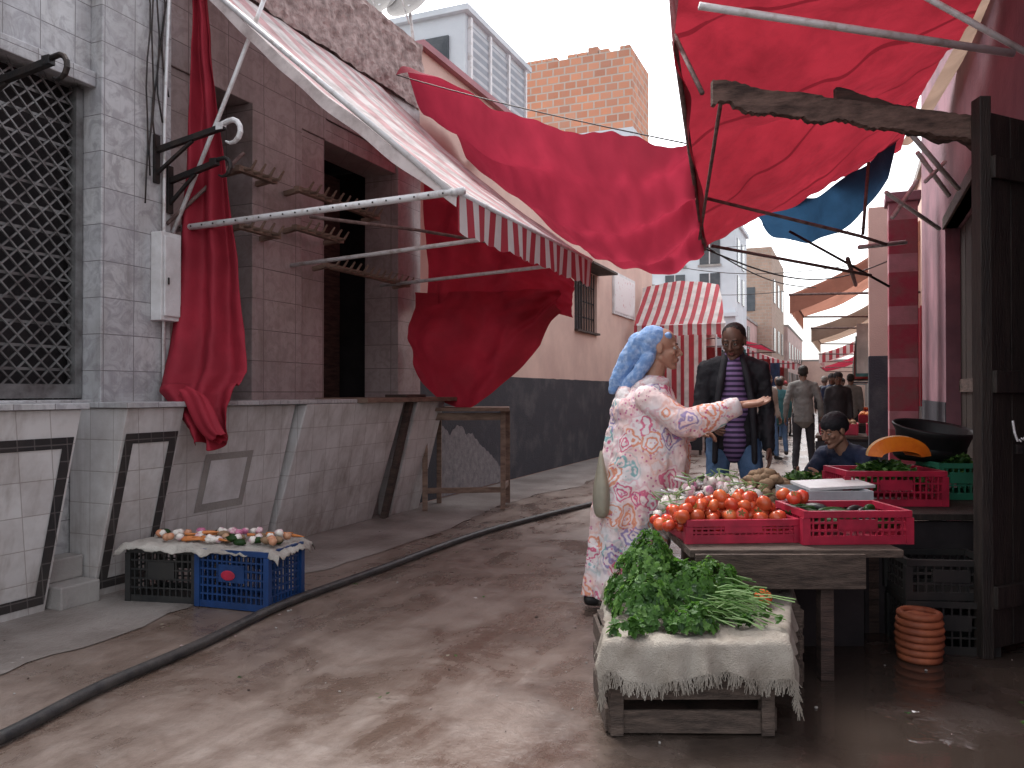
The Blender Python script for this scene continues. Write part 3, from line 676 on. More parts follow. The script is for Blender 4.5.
for i in range(8):
    u=14+i*3.1; m.sheet(lambda s,t:(.1+.5*s,u+.05*math.sin(s*9+i),2.4-t*.8),8,4,cols[(i*5+2)%6])
m.obj('hanging_garments',street=True,smooth=True)

# ------------------------------------------------------------ hose & wooden table
pts=[(-2.05,2.2),(-1.93,2.7),(-1.89,2.95),(-1.77,3.43),(-1.58,4.06),(-1.31,4.93),(-.84,6.01),(-.11,7.54),(.82,8.97),(1.9,10.4),(3.2,12.6)]
P=[]
for i in range(len(pts)-1):
    for k in range(6):
        p0=pts[max(i-1,0)];p1=pts[i];p2=pts[i+1];p3=pts[min(i+2,len(pts)-1)];t=k/6
        q=[.5*((2*p1[j])+(-p0[j]+p2[j])*t+(2*p0[j]-5*p1[j]+4*p2[j]-p3[j])*t*t+(-p0[j]+3*p1[j]-3*p2[j]+p3[j])*t**3) for j in (0,1)]
        P.append((q[0]+.012*math.sin(len(P)*.6),q[1],.030))
m=M(); m.tube(P,.026,hosem,12); m.obj('water_hose',smooth=True)
m=M()
for x,y in ((-.95,8.75),(-.10,8.85),(-.85,9.35),(-.05,9.4)): m.beam((x,y,0.005),(x,y,1.09),.055,.055,woodl,up=(0,1,0))
m.box((-1.02,8.68,1.09),(-.03,9.45,1.13),woodl); m.beam((-.95,8.755,.22),(-.10,8.855,.22),.03,.06,woodl); m.beam((-.10,8.85,.24),(-.05,9.4,.24),.03,.06,woodl); m.beam((-.95,8.755,1.03),(-.10,8.855,1.03),.03,.08,woodl)
m.obj('wooden_table',bevel=.004)

# ------------------------------------------------------------ crates
def crate(m,c,w,d,h,rz,mt,rows=3,vb=.045,tilt=0,panel=True):
    m.T=Matrix.Translation(V(c))@Matrix.Rotation(rz,4,'Z')@Matrix.Rotation(tilt,4,'X')
    t=.012
    m.box((-w/2,-d/2,0),(w/2,d/2,.012),mt)
    for sy in (-1,1):
        y=sy*(d/2-t/2)
        m.box((-w/2,y-t/2-.005,h-.03),(w/2,y+t/2+.005,h),mt); m.box((-w/2,y-t/2,.012),(w/2,y+t/2,.04),mt)
        for i in range(1,rows): z=.03+(h-.05)*i/rows; m.box((-w/2,y-t/2+.002,z-.005),(w/2,y+t/2-.002,z+.005),mt)
        n=int(w/vb)
        for i in range(n+1): x=-w/2+.01+(w-.02)*i/n; m.box((x-.004,y-t/2+.001,.03),(x+.004,y+t/2-.001,h-.02),mt)
        if panel: m.box((-.09,y-t/2-.003,h*.45),(.09,y+t/2+.001,h*.75),mt)
    for sx in (-1,1):
        x=sx*(w/2-t/2)
        m.box((x-t/2-.005,-d/2-.004,h-.0305),(x+t/2+.005,d/2+.004,h+.001),mt); m.box((x-t/2,-d/2,.0125),(x+t/2,d/2,.0405),mt)
        for i in range(1,rows): z=.03+(h-.05)*i/rows; m.box((x-t/2+.002,-d/2,z-.0052),(x+t/2-.002,d/2,z+.0052),mt)
        n=int(d/vb)
        for i in range(n+1): y=-d/2+.01+(d-.02)*i/n; m.box((x-t/2+.001,y-.004,.03),(x+t/2-.001,y+.004,h-.02),mt)
        for sy in (-1,1): m.box((x-.018,sy*(d/2-.012)-.018,0),(x+.018,sy*(d/2-.012)+.018,h-.032),mt)
    m.T=Matrix.Identity(4)
m=M(); crate(m,(-1.615,4.953,.006),.50,.37,.35,math.radians(-18),bluep,6,.035)
m.T=Matrix.Translation((-1.615,4.953,.006))@Matrix.Rotation(math.radians(-18),4,'Z'); m.ell((-.02,-.192,.2),(.05,.003,.03),redp); m.T=Matrix.Identity(4); m.obj('blue_plastic_crate')
m=M(); crate(m,(-2.13,5.10,.006),.46,.34,.33,math.radians(-10),blackp,5,.04); m.obj('shade_filler_crates')
RC=Matrix.Rotation(math.radians(-13),3,'Z')
m=M()
def cc(s,t):
    a=s*2-1;b=t*2-1; x=a*.56;y=b*.235
    z=.368
    e=max(0,abs(a)-.88)*.4+max(0,abs(b)-.84)*.22
    z-=e*(1+.9*nz((a*5,b*5,3))+.5*nz((a*14,b*12,7)))
    if abs(a)>.93: x+=.02*nz((b*4,a,2))
    if abs(b)>.9: y+=.03*nz((a*5,b,2))
    p=RC@V((x,y,0)); return (-1.86+p.x,5.04+p.y,z+.022*nz((x,y,0),9)+.010*nz((x,y,3),30))
m.sheet(cc,70,34,cream); m.obj('crate_cover_cloth',smooth=True,solid=.004)
def carrot(m,p,dr,L,r,mt=carrm): 
    d=V(dr).normalized(); m.tube([V(p)+d*(L*k) for k in (0,.03,.3,.7,1)],[r*.5,r,r*.85,r*.5,r*.1],mt,8)
def lump(seed,am): return lambda p: p*(1+am*nz(p+V((seed,0,0)),1.6))
m=M()
for i in range(90):
    a_=R.uniform(-.20,.48) if R.random()<.8 else R.uniform(-.42,-.1); b_=R.uniform(-.15,.14); p=RC@V((a_,b_,0)); x=-1.86+p.x; y=5.04+p.y
    z=.385+(.03*(1-(b_/.17)**2)*R.random() if a_>-.1 else .0)+R.uniform(0,.01)
    q=nz((a_*3,b_*3,2))+R.uniform(-.35,.35)
    if q>.20: a=R.uniform(-.8,.8); carrot(m,(x,y,z),(math.cos(a),math.sin(a),0),R.uniform(.08,.12),.011)
    elif q>-.14: m.ell((x,y,z+.012),(.025,.025,.021),turnipm,seg=10,rings=7,fn=lump(i,.3))
    elif q>-.28: m.ell((x,y,z+.01),(.026,.026,.024),onionm,seg=10,rings=7,fn=lump(i,.15))
    else: m.ell((x,y,z),(.04,.025,.02),potm if i%2 else leaf2,seg=10,rings=7,fn=lump(i,.3))
m.obj('root_vegetables',smooth=True)

# wooden crate with burlap
S=group('wooden_crate')
m=M()
def wc(x0,x1,y0,y1,h,z0=.0):
    for x in (x0+.022,x1-.022):
        for y in (y0+.022,y1-.022): m.box((x-.022,y-.022,z0),(x+.022,y+.022,z0+h),woodg)
    sl=((.012,.098),(.14,.215),(.25,h-.01))
    for a,b in sl:
        o=R.uniform(-.004,.004)
        m.box((x0-.004,y0-.016,z0+a+o),(x1+.004,y0-.001,z0+b+o),woodg,rot=Matrix.Rotation(R.uniform(-.006,.006),3,'Y')); m.box((x0-.004,y1+.001,z0+a),(x1+.004,y1+.016,z0+b),woodg)
        m.box((x0-.016,y0,z0+a),(x0-.001,y1,z0+b),woodg); m.box((x1+.001,y0,z0+a-o),(x1+.016,y1,z0+b-o),woodg)
    m.box((x0+.001,y0-.03,z0+.005),(x0+.05,y0-.0165,z0+h-.01),woodg); m.box((x1-.05,y0-.03,z0+.005),(x1-.001,y0-.0165,z0+h-.01),woodg)
    m.box((x0,y0,z0+.05),(x1,y1,z0+.06),woodd); m.box((x0,y0,z0+h),(x1,y1,z0+h+.012),woodg)
wc(.37,.99,3.05,3.5,.34); m.obj('front_slats',parent=S,bevel=.002)
m=M(); wc(.52,1.28,3.56,3.92,.34); m.obj('rear_slats',parent=S,bevel=.002)
def bur(s,t):
    oh=.05; fr=.125
    a=s*2-1; b=t
    yy=3.015-fr+b*(.93+fr+.05); over_f=max(0,3.015-yy); y=max(yy,3.015-.012-.02*over_f/fr)
    k=min(1,max(0,(y-3.03)/.9))
    xl=.352+.12*k; xr=1.035+.33*k; mid=(xl+xr)/2; hw=(xr-xl)/2; wtot=hw+.10
    x=a*wtot; ov=max(0,abs(x)-hw); x=max(-hw-.010-.05*ov,min(hw+.010+.1*ov,x))
    z=.366+.016*nz((x*9,y*9,0))+.008*nz((x*25,y*25,0)) - max(over_f,0)*(1+.3*nz((x*4,0,8))+.15*nz((x*14,0,8))) - ov*(1+.3*nz((y*5,1,3)))
    if over_f>0:
        w_=over_f/fr
        y-= .014*w_*(1+math.sin(x*38+2*math.sin(x*9))+.5*nz((x*30,0,0))); z+=.012*w_*math.sin(x*14+1)
    if ov>0: mid+=(1 if a>0 else -1)*.012*(ov/.1)*(1+math.sin(y*40))
    return (mid+x, y, max(z,.15))
m=M(); m.sheet(bur,120,80,burlap)
for i in range(700):
    s=R.random(); p=V(bur(s,0.0)); L=R.uniform(.012,.06)
    q=p+V((R.uniform(-.02,.02),R.uniform(-.012,.004),-L)); w=.0013
    m.add([p+V((-w,0,.004)),p+V((w,0,.004)),q+V((w,0,0)),q+V((-w,0,0))],[(0,1,2,3)],burlap)
for i in range(300):
    t=R.uniform(.1,1); e=1.0 if R.random()<.6 else 0.0; p=V(bur(e,t)); q=p+V((R.uniform(0,.015)*(1 if e else -1),R.uniform(-.01,.01),-R.uniform(.015,.04))); w=.0013
    m.add([p+V((0,-w,.003)),p+V((0,w,.003)),q+V((0,w,0)),q+V((0,-w,0))],[(0,1,2,3)],burlap)
m.obj('burlap_sack_cloth',smooth=True)

# herbs
def leafc(m,c,n,sz,mt):
    n=n.normalized(); t=n.cross(V((R.uniform(-1,1),R.uniform(-1,1),R.uniform(-1,1)))).normalized(); b=n.cross(t)
    for a in (-.9,0,.9):
        d=(t*math.cos(a)+b*math.sin(a)); e=n.cross(d); L=sz*(1 if a==0 else .8)
        m.add([c,c+d*L*.55+e*L*.33+n*L*.12,c+d*L,c+d*L*.55-e*L*.33+n*L*.05],[(0,1,2,3)],mt)
m=M()
bl=[(.60,3.50,.20,.24,.29),(.55,3.26,.15,.16,.15),(.72,3.38,.20,.20,.20),(.86,3.5,.18,.2,.17),(.70,3.15,.12,.10,.07),(.49,3.42,.10,.15,.12)]
def herb_h(x,y):
    h=0
    for cx,cy,rx,ry,hh in bl:
        r=((x-cx)/rx)**2+((y-cy)/ry)**2; h=max(h,hh*(1-r)) if r<1 else h
    return h+.03*nz((x,y,0),9)+.02*nz((x,y,4),20)
cnt=0
while cnt<5600:
    x=R.uniform(.38,1.06); y=R.uniform(3.04,3.76); h=herb_h(x,y)
    if h<=.015: continue
    cnt+=1
    z=.378+h*(1-R.random()**2*.6)+R.uniform(-.01,.03)
    if nz((x,y,z),13)<-.20: continue
    e=.02; gx=(herb_h(x+e,y)-herb_h(x-e,y))/(2*e); gy=(herb_h(x,y+e)-herb_h(x,y-e))/(2*e)
    nn=V((-gx+R.uniform(-.7,.7),-gy+R.uniform(-.7,.7),.7+R.uniform(-.3,.5)))
    q=nz((x,y,z),8)+R.uniform(-.3,.3)
    sz=R.uniform(.016,.03)*(1.35 if y<3.28 else 1)
    leafc(m,V((x,y,max(z,.385))),nn,sz,leaf1 if q<.12 else (leaf3 if q>.36 else leaf2 if R.random()<.5 else leaf1))
for i in range(260):
    x=.82+R.uniform(-.16,.12); y=3.36+R.uniform(-.22,.25); z=.39+R.random()*.12
    d=V((R.uniform(.4,1),R.uniform(-.5,.25),R.uniform(-.35,.1))); L=R.uniform(.10,.22)
    e=V((x,y,z))+d*L; e.z=max(e.z,.388)
    m.tube([(x,y,z),(V((x,y,z))+e)/2+V((0,0,.012)),e],.0026,stemm if R.random()<.6 else (leaf3 if R.random()<.6 else leaf1),5)
m.obj('parsley_bunch')

# ------------------------------------------------------------ stall
S=group('market_stall_table')
m=M()
m.box((.80,3.60,.555),(1.76,4.98,.59),woodg); m.box((.82,3.575,.42),(1.58,3.598,.575),woodg)
for x,y in ((1.42,3.64),(.86,4.9),(1.72,4.9),(.90,4.1)): m.beam((x,y,0),(x,y,.555),.06,.06,woodd,up=(0,1,0))
m.box((1.78,4.3,.61),(2.95,5.5,.645),doorw)
for x,y in ((1.95,4.35),(2.75,4.4),(2.0,5.4),(2.85,5.4)): m.beam((x,y,0),(x,y,.61),.06,.06,woodd,up=(0,1,0))
m.box((1.9,4.32,.0),(2.9,4.36,.60),dark); m.box((1.0,4.1,0),(1.8,4.6,.50),dark)  # dark fill panels added under the tables in place of the shade there
m.obj('boards',parent=S,bevel=.003)
m=M(); crate(m,(1.60,3.90,.592),.50,.36,.155,math.radians(2),redp,3,.03); m.obj('red_plastic_crate')
m=M(); crate(m,(1.07,3.93,.592),.53,.36,.11,math.radians(4),redp,3,.03); m.obj('red_plastic_crate')
m=M(); crate(m,(2.20,4.75,.647),.56,.36,.20,math.radians(-2),redp,3,.035); m.obj('red_plastic_crate')
m=M(); crate(m,(2.75,5.0,.647),.30,.3,.22,math.radians(-2),greenp,3,.035); m.obj('green_plastic_crate')
m=M(); crate(m,(2.2,4.12,.0),.42,.3,.26,math.radians(-8),blackp,4,.04); crate(m,(2.2,4.14,.262),.42,.3,.2,math.radians(-5),blackp,3,.04); m.obj('shade_filler_crates')  # stack of black crates added to keep the space beside the table dark
def tomato(m,c,r,i):
    rot=Matrix.Rotation(R.uniform(-1.2,1.2),3,'X')@Matrix.Rotation(R.uniform(-1.2,1.2),3,'Y')
    def fn(p): a=math.atan2(p.y,p.x); k=1+.05*math.sin(5*a)*(1-abs(p.z)); dz=p.z*(1-.25*max(0,(1-math.hypot(p.x,p.y)*2))); return V((p.x*k,p.y*k,dz))
    m.ell(c,(r,r,r*.82),tom1 if R.random()<.65 else tom2,rot=rot,seg=16,rings=10,fn=fn)
    if R.random()<.6:
        for k in range(5):
            a=k*1.257; d=V((math.cos(a),math.sin(a),0)); e=V((-d.y,d.x,0))
            m.add([V(c)+rot@(V((0,0,r*.72))),V(c)+rot@(d*r*.3+e*r*.1+V((0,0,r*.82))),V(c)+rot@(d*r*.6+V((0,0,r*.75))),V(c)+rot@(d*r*.3-e*r*.1+V((0,0,r*.82)))],[(0,1,2,3)],leaf1)
m=M()
for L,(nx,ny,z) in enumerate(((8,5,.655),(7,5,.705),(5,4,.75),(3,2,.785))):
    for i in range(nx):
        for j in range(ny):
            x=1.03+(i-(nx-1)/2+.5*(j%2)*.8)*.074+R.uniform(-.018,.018); y=3.96+(j-(ny-1)/2)*.068+R.uniform(-.015,.015)
            tomato(m,(x-.03+.03*L,y,z+R.uniform(-.012,.012)),R.uniform(.028,.043),i)
for x,y,z in ((.80,3.76,.715),(.83,3.82,.74),(.79,3.88,.72),(1.36,3.86,.79),(1.41,3.9,.79),(1.33,3.93,.80)): tomato(m,(x,y,z),.036,0)
m.obj('tomatoes',smooth=True)
m=M(); tomato(m,(1.09,3.48,.408),.040,1); m.obj('single_tomato',smooth=True)
m=M()
for i in range(40): x=1.6+R.uniform(-.2,.2);y=3.9+R.uniform(-.13,.13); m.ell((x,y,.66+R.random()*.07),(R.uniform(.05,.08),.024,.022),leaf2 if i%3 else blackp,rot=Matrix.Rotation(R.uniform(-1,1),3,'Z'),seg=10,rings=7)
m.obj('courgettes_and_aubergines',smooth=True)
m=M()
m.box((1.52,4.32,.70),(1.95,4.62,.715),greyp); 
for a,b in (((1.52,4.32,.715),(1.95,4.33,.765)),((1.52,4.61,.715),(1.95,4.62,.765)),((1.52,4.33,.715),(1.53,4.61,.765)),((1.94,4.33,.715),(1.95,4.61,.765))): m.box(a,b,greyp)
m.box((1.55,4.35,.59),(1.74,4.58,.70),woodd)
m.box((1.60,4.40,.775),(2.0,4.6,.79),boxw,rot=Matrix.Rotation(.1,3,'X')@Matrix.Rotation(.2,3,'Z')); m.obj('grey_tray')
m=M()
for i in range(150):
    a=R.uniform(0,6.28); r=math.sqrt(R.random()); x=1.12+.34*r*math.cos(a); y=4.42+.22*r*math.sin(a); z=.62+.19*(1-r*r)+R.uniform(-.01,.015)
    q=R.random()
    if q<.72: m.ell((x,y,z),(.028,.028,.032),turnipm,rot=Matrix.Rotation(R.uniform(-1.5,1.5),3,'X'),seg=10,rings=7,fn=lump(i,.25)); 
    if q<.4: m.tube([(x,y,z),(x+R.uniform(-.06,.06),y-.02,z+.05),(x+R.uniform(-.1,.1),y-.03,z+.07)],[.005,.004,.003],stemm,5)
    if q>.72: m.tube([(x,y,z),(x+R.uniform(-.14,.14),y+R.uniform(-.1,.1),z+.03)],.007,boxw,6)
m.obj('turnips_and_spring_onions',smooth=True)
m=M()
for i in range(90):
    a=R.uniform(0,6.28); r=math.sqrt(R.random()); x=1.50+.20*r*math.cos(a); y=4.76+.16*r*math.sin(a); z=.63+.19*(1-r*r)+R.uniform(-.01,.01)
    m.ell((x,y,z),(.045,.032,.028),potm,rot=Matrix.Rotation(R.uniform(-3,3),3,'Z'),seg=10,rings=7,fn=lump(i,.4))
m.obj('potatoes',smooth=True)
m=M()
for cx,cy,z0,rx,ry,n in ((1.85,5.0,.66,.28,.15,700),(2.2,4.75,.76,.24,.14,800),(2.75,5.0,.8,.13,.12,500),(2.72,4.25,.25,.10,.12,700),(2.5,5.25,.7,.25,.12,400)):
    for i in range(n):
        a=R.uniform(0,6.28); r=math.sqrt(R.random()); x=cx+rx*r*math.cos(a); y=cy+ry*r*math.sin(a); z=z0+.12*(1-r*r)*R.uniform(.6,1.1)+(R.uniform(0,.4) if z0<.5 else 0)
        leafc(m,V((x,y,z)),V((R.uniform(-1,1),R.uniform(-1,.3),1)),R.uniform(.03,.06),R.choice((leaf1,leaf2,leaf2,leaf3 if z0>.5 else leaf2)))
m.obj('leafy_greens')
m=M(); n=20
vs=[]
for i in range(n+1):
    a=math.pi*i/n; c=V((2.27-.185*math.cos(a),0,.925+.115*math.sin(a)))
    ci=V((2.27-.115*math.cos(a),0,.92+.035*math.sin(a)))
    vs+=[(ci.x,4.66,ci.z),(c.x,4.69,c.z),(c.x,4.72,c.z+.004),(ci.x,4.86,ci.z)]
for i in range(n):
    o=i*4
    m.add([vs[o],vs[o+1],vs[o+5],vs[o+4]],[(0,1,2,3)],pumpf); m.add([vs[o+1],vs[o+2],vs[o+6],vs[o+5]],[(0,1,2,3)],pumps)
    m.add([vs[o+3],vs[o],vs[o+4],vs[o+7]],[(0,1,2,3)],pumpf); m.add([vs[o+2],vs[o+3],vs[o+7],vs[o+6]],[(0,1,2,3)],pumps)
m.add(vs[:4],[(0,1,2,3)],pumpf); m.add(vs[-4:],[(3,2,1,0)],pumpf)
m.obj('pumpkin_wedge',smooth=False)
m=M()
def bowl(s,t):
    a=s*6.2832; k=min(8,int(t*8+.01)); r=[.0,.17,.20,.25,.275,.29,.30,.27,.24][k]; z=[.0,.0,.04,.13,.20,.215,.205,.17,.06][k]
    p=Matrix.Rotation(math.radians(4),3,'Y')@Matrix.Rotation(math.radians(10),3,'X')@V((r*.82*math.cos(a),r*.82*math.sin(a),z)); return V((2.68,5.15,.87))+p
m.sheet(bowl,36,8,blackb)
m.tube([(2.68+.15*math.cos(a*.2),5.15+.15*math.sin(a*.2),.93) for a in range(32)],.07,blackb,10); m.obj('black_basin',smooth=True)
m=M()
for i in range(7):
    z=.018+i*.034; r=.085+.010*math.sin(i*.5); m.tube([(1.98+r*math.cos(a*.2618),3.90+r*math.sin(a*.2618),z) for a in range(25)],.018,orangep,8,cap=False)
m.tube([(1.98,3.90,0),(1.98,3.90,.22)],.078,orangep,20); m.obj('orange_plastic_pot',smooth=True)
def far_stall(x,y,rz,c1,c2):
    E=group('market_stall'); m=M(); m.T=Matrix.Translation((x,y,0))@Matrix.Rotation(rz,4,'Z')
    m.box((-.6,-.4,.66),(.6,.4,.70),woodd)
    for a in (-.55,.55):
        for b in (-.35,.35): m.beam((a,b,0),(a,b,.66),.05,.05,woodd,up=(0,1,0))
    m.box((-.6,-.39,.1),(.6,-.37,.62),jackb)
    for k,cx in enumerate((-.3,.3)):
        m.box((cx-.24,-.3,.705),(cx+.24,.3,.72),redp)
        for sx in (-1,1): m.box((cx+sx*.24-.008,-.3,.72),(cx+sx*.24+.008,.3,.86),redp); m.box((cx-.23,sx*.3-.008,.72),(cx+.23,sx*.3+.008,.86),redp)
        for i in range(60): m.ell((cx+R.uniform(-.2,.2),R.uniform(-.26,.26),.78+R.random()*.12),.04,(c1,c2)[k],seg=8,rings=6)
    m.obj('table_with_produce',parent=E)
far_stall(4.9,11.2,-TH,potm,leaf1); far_stall(6.7,15.6,-TH,tom1,carrm); far_stall(3.5,17.0,-TH,leaf2,onionm); far_stall(8.4,20,-TH,leaf1,tom2)
m=M()
for (x,y) in ((-1.05,5.35),(-.55,3.4),(.1,5.9),(-1.9,4.4),(-.3,3.9),(-2.3,5.4),(-.45,6.4),(2.1,3.3),(1.6,3.2),(2.0,3.1),(-1.4,6.2),(-.2,5.0),(-1.2,3.6)):
    for k in range(3): leafc(m,V((x+R.uniform(-.03,.03),y+R.uniform(-.03,.03),.02)),V((R.uniform(-.3,.3),R.uniform(-.3,.3),1)),R.uniform(.008,.022),R.choice((leaf2,whitepl,boxw,leaf1)))
for i in range(260):
    x=R.uniform(-3.2,2.6); y=R.uniform(2.5,9); s_=R.choice((.4,.5,.7,1)); m.ell((x,y,.004),(R.uniform(.004,.012)*s_,R.uniform(.004,.01)*s_,.005*s_),R.choice((rubble,concrete,concrete,woodd)),seg=6,rings=4)
m.obj('street_litter')

# ------------------------------------------------------------ people
def basis(fwd,up=(0,0,1)):
    f=V(fwd).normalized(); u=V(up); r=f.cross(u).normalized(); u=r.cross(f)
    return Matrix((r,f,u)).transposed()
def head(par,c,fwd,up,skin,sc=1,vox=.005):
    Q=basis(fwd,up).to_4x4(); T_=Matrix.Translation(V(c))@Q@Matrix.Scale(sc,4)
    m=M(); m.T=T_; k=skin
    m.ell((0,-.012,.035),(.075,.093,.083),k,seg=24,rings=16); m.ell((0,.018,-.03),(.059,.068,.083),k,seg=20,rings=14)
    m.limb((.048,.0,-.055),.022,(.008,.062,-.098),.02,k); m.limb((-.048,.0,-.055),.022,(-.008,.062,-.098),.02,k)
    m.limb((0,.084,.015),.008,(0,.110,-.028),.012,k); m.ell((.012,.095,-.032),.010,k); m.ell((-.012,.095,-.032),.010,k)
    m.limb((-.036,.072,.024),.012,(.036,.072,.024),.012,k)
    m.ell((.036,.062,-.022),(.024,.022,.02),k); m.ell((-.036,.062,-.022),(.024,.022,.02),k)
    m.ell((0,.080,-.062),(.024,.018,.018),k); m.ell((0,.074,-.102),(.018,.016,.016),k)
    for s_ in (-1,1): m.ell((s_*.076,-.008,-.002),(.009,.02,.032),k); 
    m.limb((0,-.015,-.06),.052,(0,-.04,-.19),.056,k)
    m.obj('head',parent=par,remesh=vox*sc,smit=2)
    m=M(); m.T=T_
    for s_ in (-1,1):
        m.ell((s_*.030,.075,.004),.0120,eyew,seg=12,rings=8); m.ell((s_*.030,.0838,.004),(.006,.0045,.006),eyed,seg=10,rings=6)
        m.limb((s_*.016,.086,.029),.004,(s_*.046,.076,.028),.003,hairm); m.tube([(s_*.017,.086,.012),(s_*.031,.0885,.015),(s_*.045,.079,.009)],.0045,k,6); m.tube([(s_*.018,.083,-.007),(s_*.031,.0855,-.009),(s_*.044,.077,-.005)],.004,k,6)
    m.ell((0,.095,-.056),(.022,.006,.004),lipm,seg=10,rings=6); m.ell((0,.093,-.065),(.019,.006,.0045),lipm,seg=10,rings=6)
    m.obj('face_features',parent=par,smooth=True)
    return T_
def hand(par,w,d,n,side,skin,curl=.35,vox=.0035,spread=.1):
    w=V(w);d=V(d).normalized();n=V(n);n=(n-d*n.dot(d)).normalized();t=d.cross(n)*side
    m=M()
    m.limb(w-d*.05,.026,w,.023,skin)
    offs=(.030,.010,-.010,-.029); Ls=(.072,.080,.074,.058)
    for o,L in zip(offs,Ls):
        kn=w+d*.088+t*o-n*.003
        m.limb(w+t*o*.55+d*.01,.0165,kn,.0115,skin)
        ang=curl*.6; p=kn
        for j,(f_,r0,r1) in enumerate(((.45,.0098,.009),(.30,.009,.0082),(.25,.0082,.007))):
            dd2=(d*math.cos(ang)+n*math.sin(ang)+t*(o*spread*8)*(1 if j==0 else .5)).normalized(); q=p+dd2*L*f_; m.limb(p,r0,q,r1,skin); p=q; ang+=curl
    b=w+d*.025+t*.022+n*.006; q=b+(d*.65+t*.7+n*.25).normalized()*.04; q2=q+(d*.85+t*.4+n*.2).normalized()*.032; q3=q2+(d*.95+t*.1+n*.25).normalized()*.024
    m.chain([b,q,q2,q3],[.016,.0125,.0105,.0085],skin)
    m.obj('hand',parent=par,remesh=vox,smit=2)
def axrot(a,b): return V((0,0,1)).rotation_difference((V(b)-V(a)).normalized()).to_matrix()
def figure(name,loc,hd,h,J={},top=jackb,bot=jean,skin=skinm,hair=hairm,vox=.012,shoe=shoem,hem=.0,hat=None,look=None,shirtm=None,belly=1,handvox=.004,curl=.4,tr=(.095,.068,.055),robe_=None):
    E=group(name); s=h/1.75
    D=dict(pel=(0,0,.93),nk=(0,.0,1.47),hd=(0,.03,1.63),shL=(-.175,0,1.41),shR=(.175,0,1.41),elL=(-.225,-.02,1.13),elR=(.225,-.02,1.13),wrL=(-.235,.06,.88),wrR=(.235,.06,.88),
        hpL=(-.09,0,.91),hpR=(.09,0,.91),knL=(-.10,.03,.50),knR=(.10,.03,.50),anL=(-.10,0,.09),anR=(.10,0,.09))
    D.update(J)
    T_=Matrix.Translation(V(loc))@Matrix.Rotation(math.radians(hd),4,'Z')@Matrix.Scale(s,4)
    m=M(); m.T=T_
    m.ell(D['pel'],(.155,.12,.12),bot)
    for q in 'LR': m.chain([D['hp'+q],D['kn'+q],D['an'+q]],list(tr),bot)
    m.obj('trousers',parent=E,remesh=vox,smit=4,disp=(.06,.018))
    m=M(); m.T=T_
    pel=V(D['pel']);nk=V(D['nk']);Q=axrot(pel,nk)
    m.ell(lerp(pel,nk,.05)+V((0,0,-.02-hem*.5)),(.172,.132*belly,.14+hem*.5),top,rot=Q); m.ell(lerp(pel,nk,.35),(.160,.125*belly,.2),top,rot=Q)
    if hem: 
        z_=pel.z-hem-.03; m.loft([(pel.x,pel.y,z_,.175,.135),(pel.x,pel.y,z_+.12,.172,.132),(pel.x,pel.y,pel.z+.2,.155,.12)],top,24,.03,5)
    m.ell(lerp(pel,nk,.68),(.172,.122,.19),top,rot=Q); m.chain([D['shL'],lerp(nk,pel,.04),D['shR']],[.064,.080,.064],top)
    for q in 'LR': m.chain([D['sh'+q],D['el'+q],D['wr'+q]],[.068,.053,.042],top)
    m.limb(lerp(nk,pel,.05),.07,nk+V((0,0,.01)),.06,top)
    if robe_: m.loft([(0,0,.12,.24,.2),(0,0,.5,.21,.17),(0,0,.95,.18,.14)],top,24,.05,6)
    m.obj('jacket',parent=E,remesh=vox,smit=4,disp=(.05,.024))
    if shirtm:
        m=M(); m.T=T_
        f=V((0,.046,0)); m.ell(lerp(pel,nk,.0)+f,(.10,.115,.17),shirtm,rot=Q); m.ell(lerp(pel,nk,.4)+f,(.105,.112,.24),shirtm,rot=Q); m.ell(lerp(pel,nk,.72)+f,(.085,.104,.19),shirtm,rot=Q); m.limb(nk+V((0,.0,-.06)),.066,nk+V((0,0,.015)),.058,shirtm)
        m.chain([(-.05,.03,1.50),(0,.065,1.475),(.05,.03,1.50)],[.022,.024,.022],shirtm)
        m.obj('striped_shirt',parent=E,remesh=.01,smit=4)
        m=M(); m.T=T_
        for sx in (-1,1): m.chain([(sx*.055,.0,1.51),(sx*.06,.07,1.46),(sx*.090,.13,1.32),(sx*.115,.15,1.15),(sx*.125,.15,.95),(sx*.13,.13,.78)],[.026,.028,.026,.022,.022,.02],top)
        m.obj('jacket_front',parent=E,remesh=.009,smit=3)
    c=T_@V(D['hd']); f=T_.to_3x3()@V(look or (0,1,-.05)); up=V((0,0,1))
    H=head(E,c,f,up,skin,s,.005 if vox<.02 else .009)
    m=M(); m.T=H
    if hat: m.ell((0,-.02,.052),(.088,.106,.082),hat,seg=24,rings=14); m.ell((0,-.035,.025),(.086,.09,.075),hat,seg=24,rings=14)
    else: m.ell((0,-.028,.050),(.080,.092,.076),hair,seg=24,rings=14); m.ell((0,-.045,.01),(.077,.07,.075),hair,seg=24,rings=14)
    m.obj('cap' if hat else 'hair',parent=E,remesh=.007,smit=2,disp=(.02,.008))
    for q,sd in (('L',1),('R',-1)):
        w=T_@V(D['wr'+q]); e=T_@V(D['el'+q]); d=(w-e).normalized(); n=T_.to_3x3()@V((1 if q=='L' else -1,.1,0)).normalized()
        if abs(n.normalized().dot(d))>.8: n=V((0,0,-1))
        fw=T_.to_3x3()@V((0,1,.3)); sgn=1 if d.cross(n).dot(fw)>0 else -1
        hand(E,w+d*.015,d,n,sgn,skin,curl,handvox)
    m=M(); m.T=T_
    for q in 'LR':
        a=V(D['an'+q]); a0=V((a.x,a.y,max(.045,a.z-.045)))
        m.limb(a0+V((0,-.035,-.005)),.038,a0+V((0,.06,-.008)),.036,shoe); m.limb(a0+V((0,.06,-.008)),.036,a0+V((0,.15,-.015)),.028,shoe); m.limb(a,.042,a0,.042,shoe)
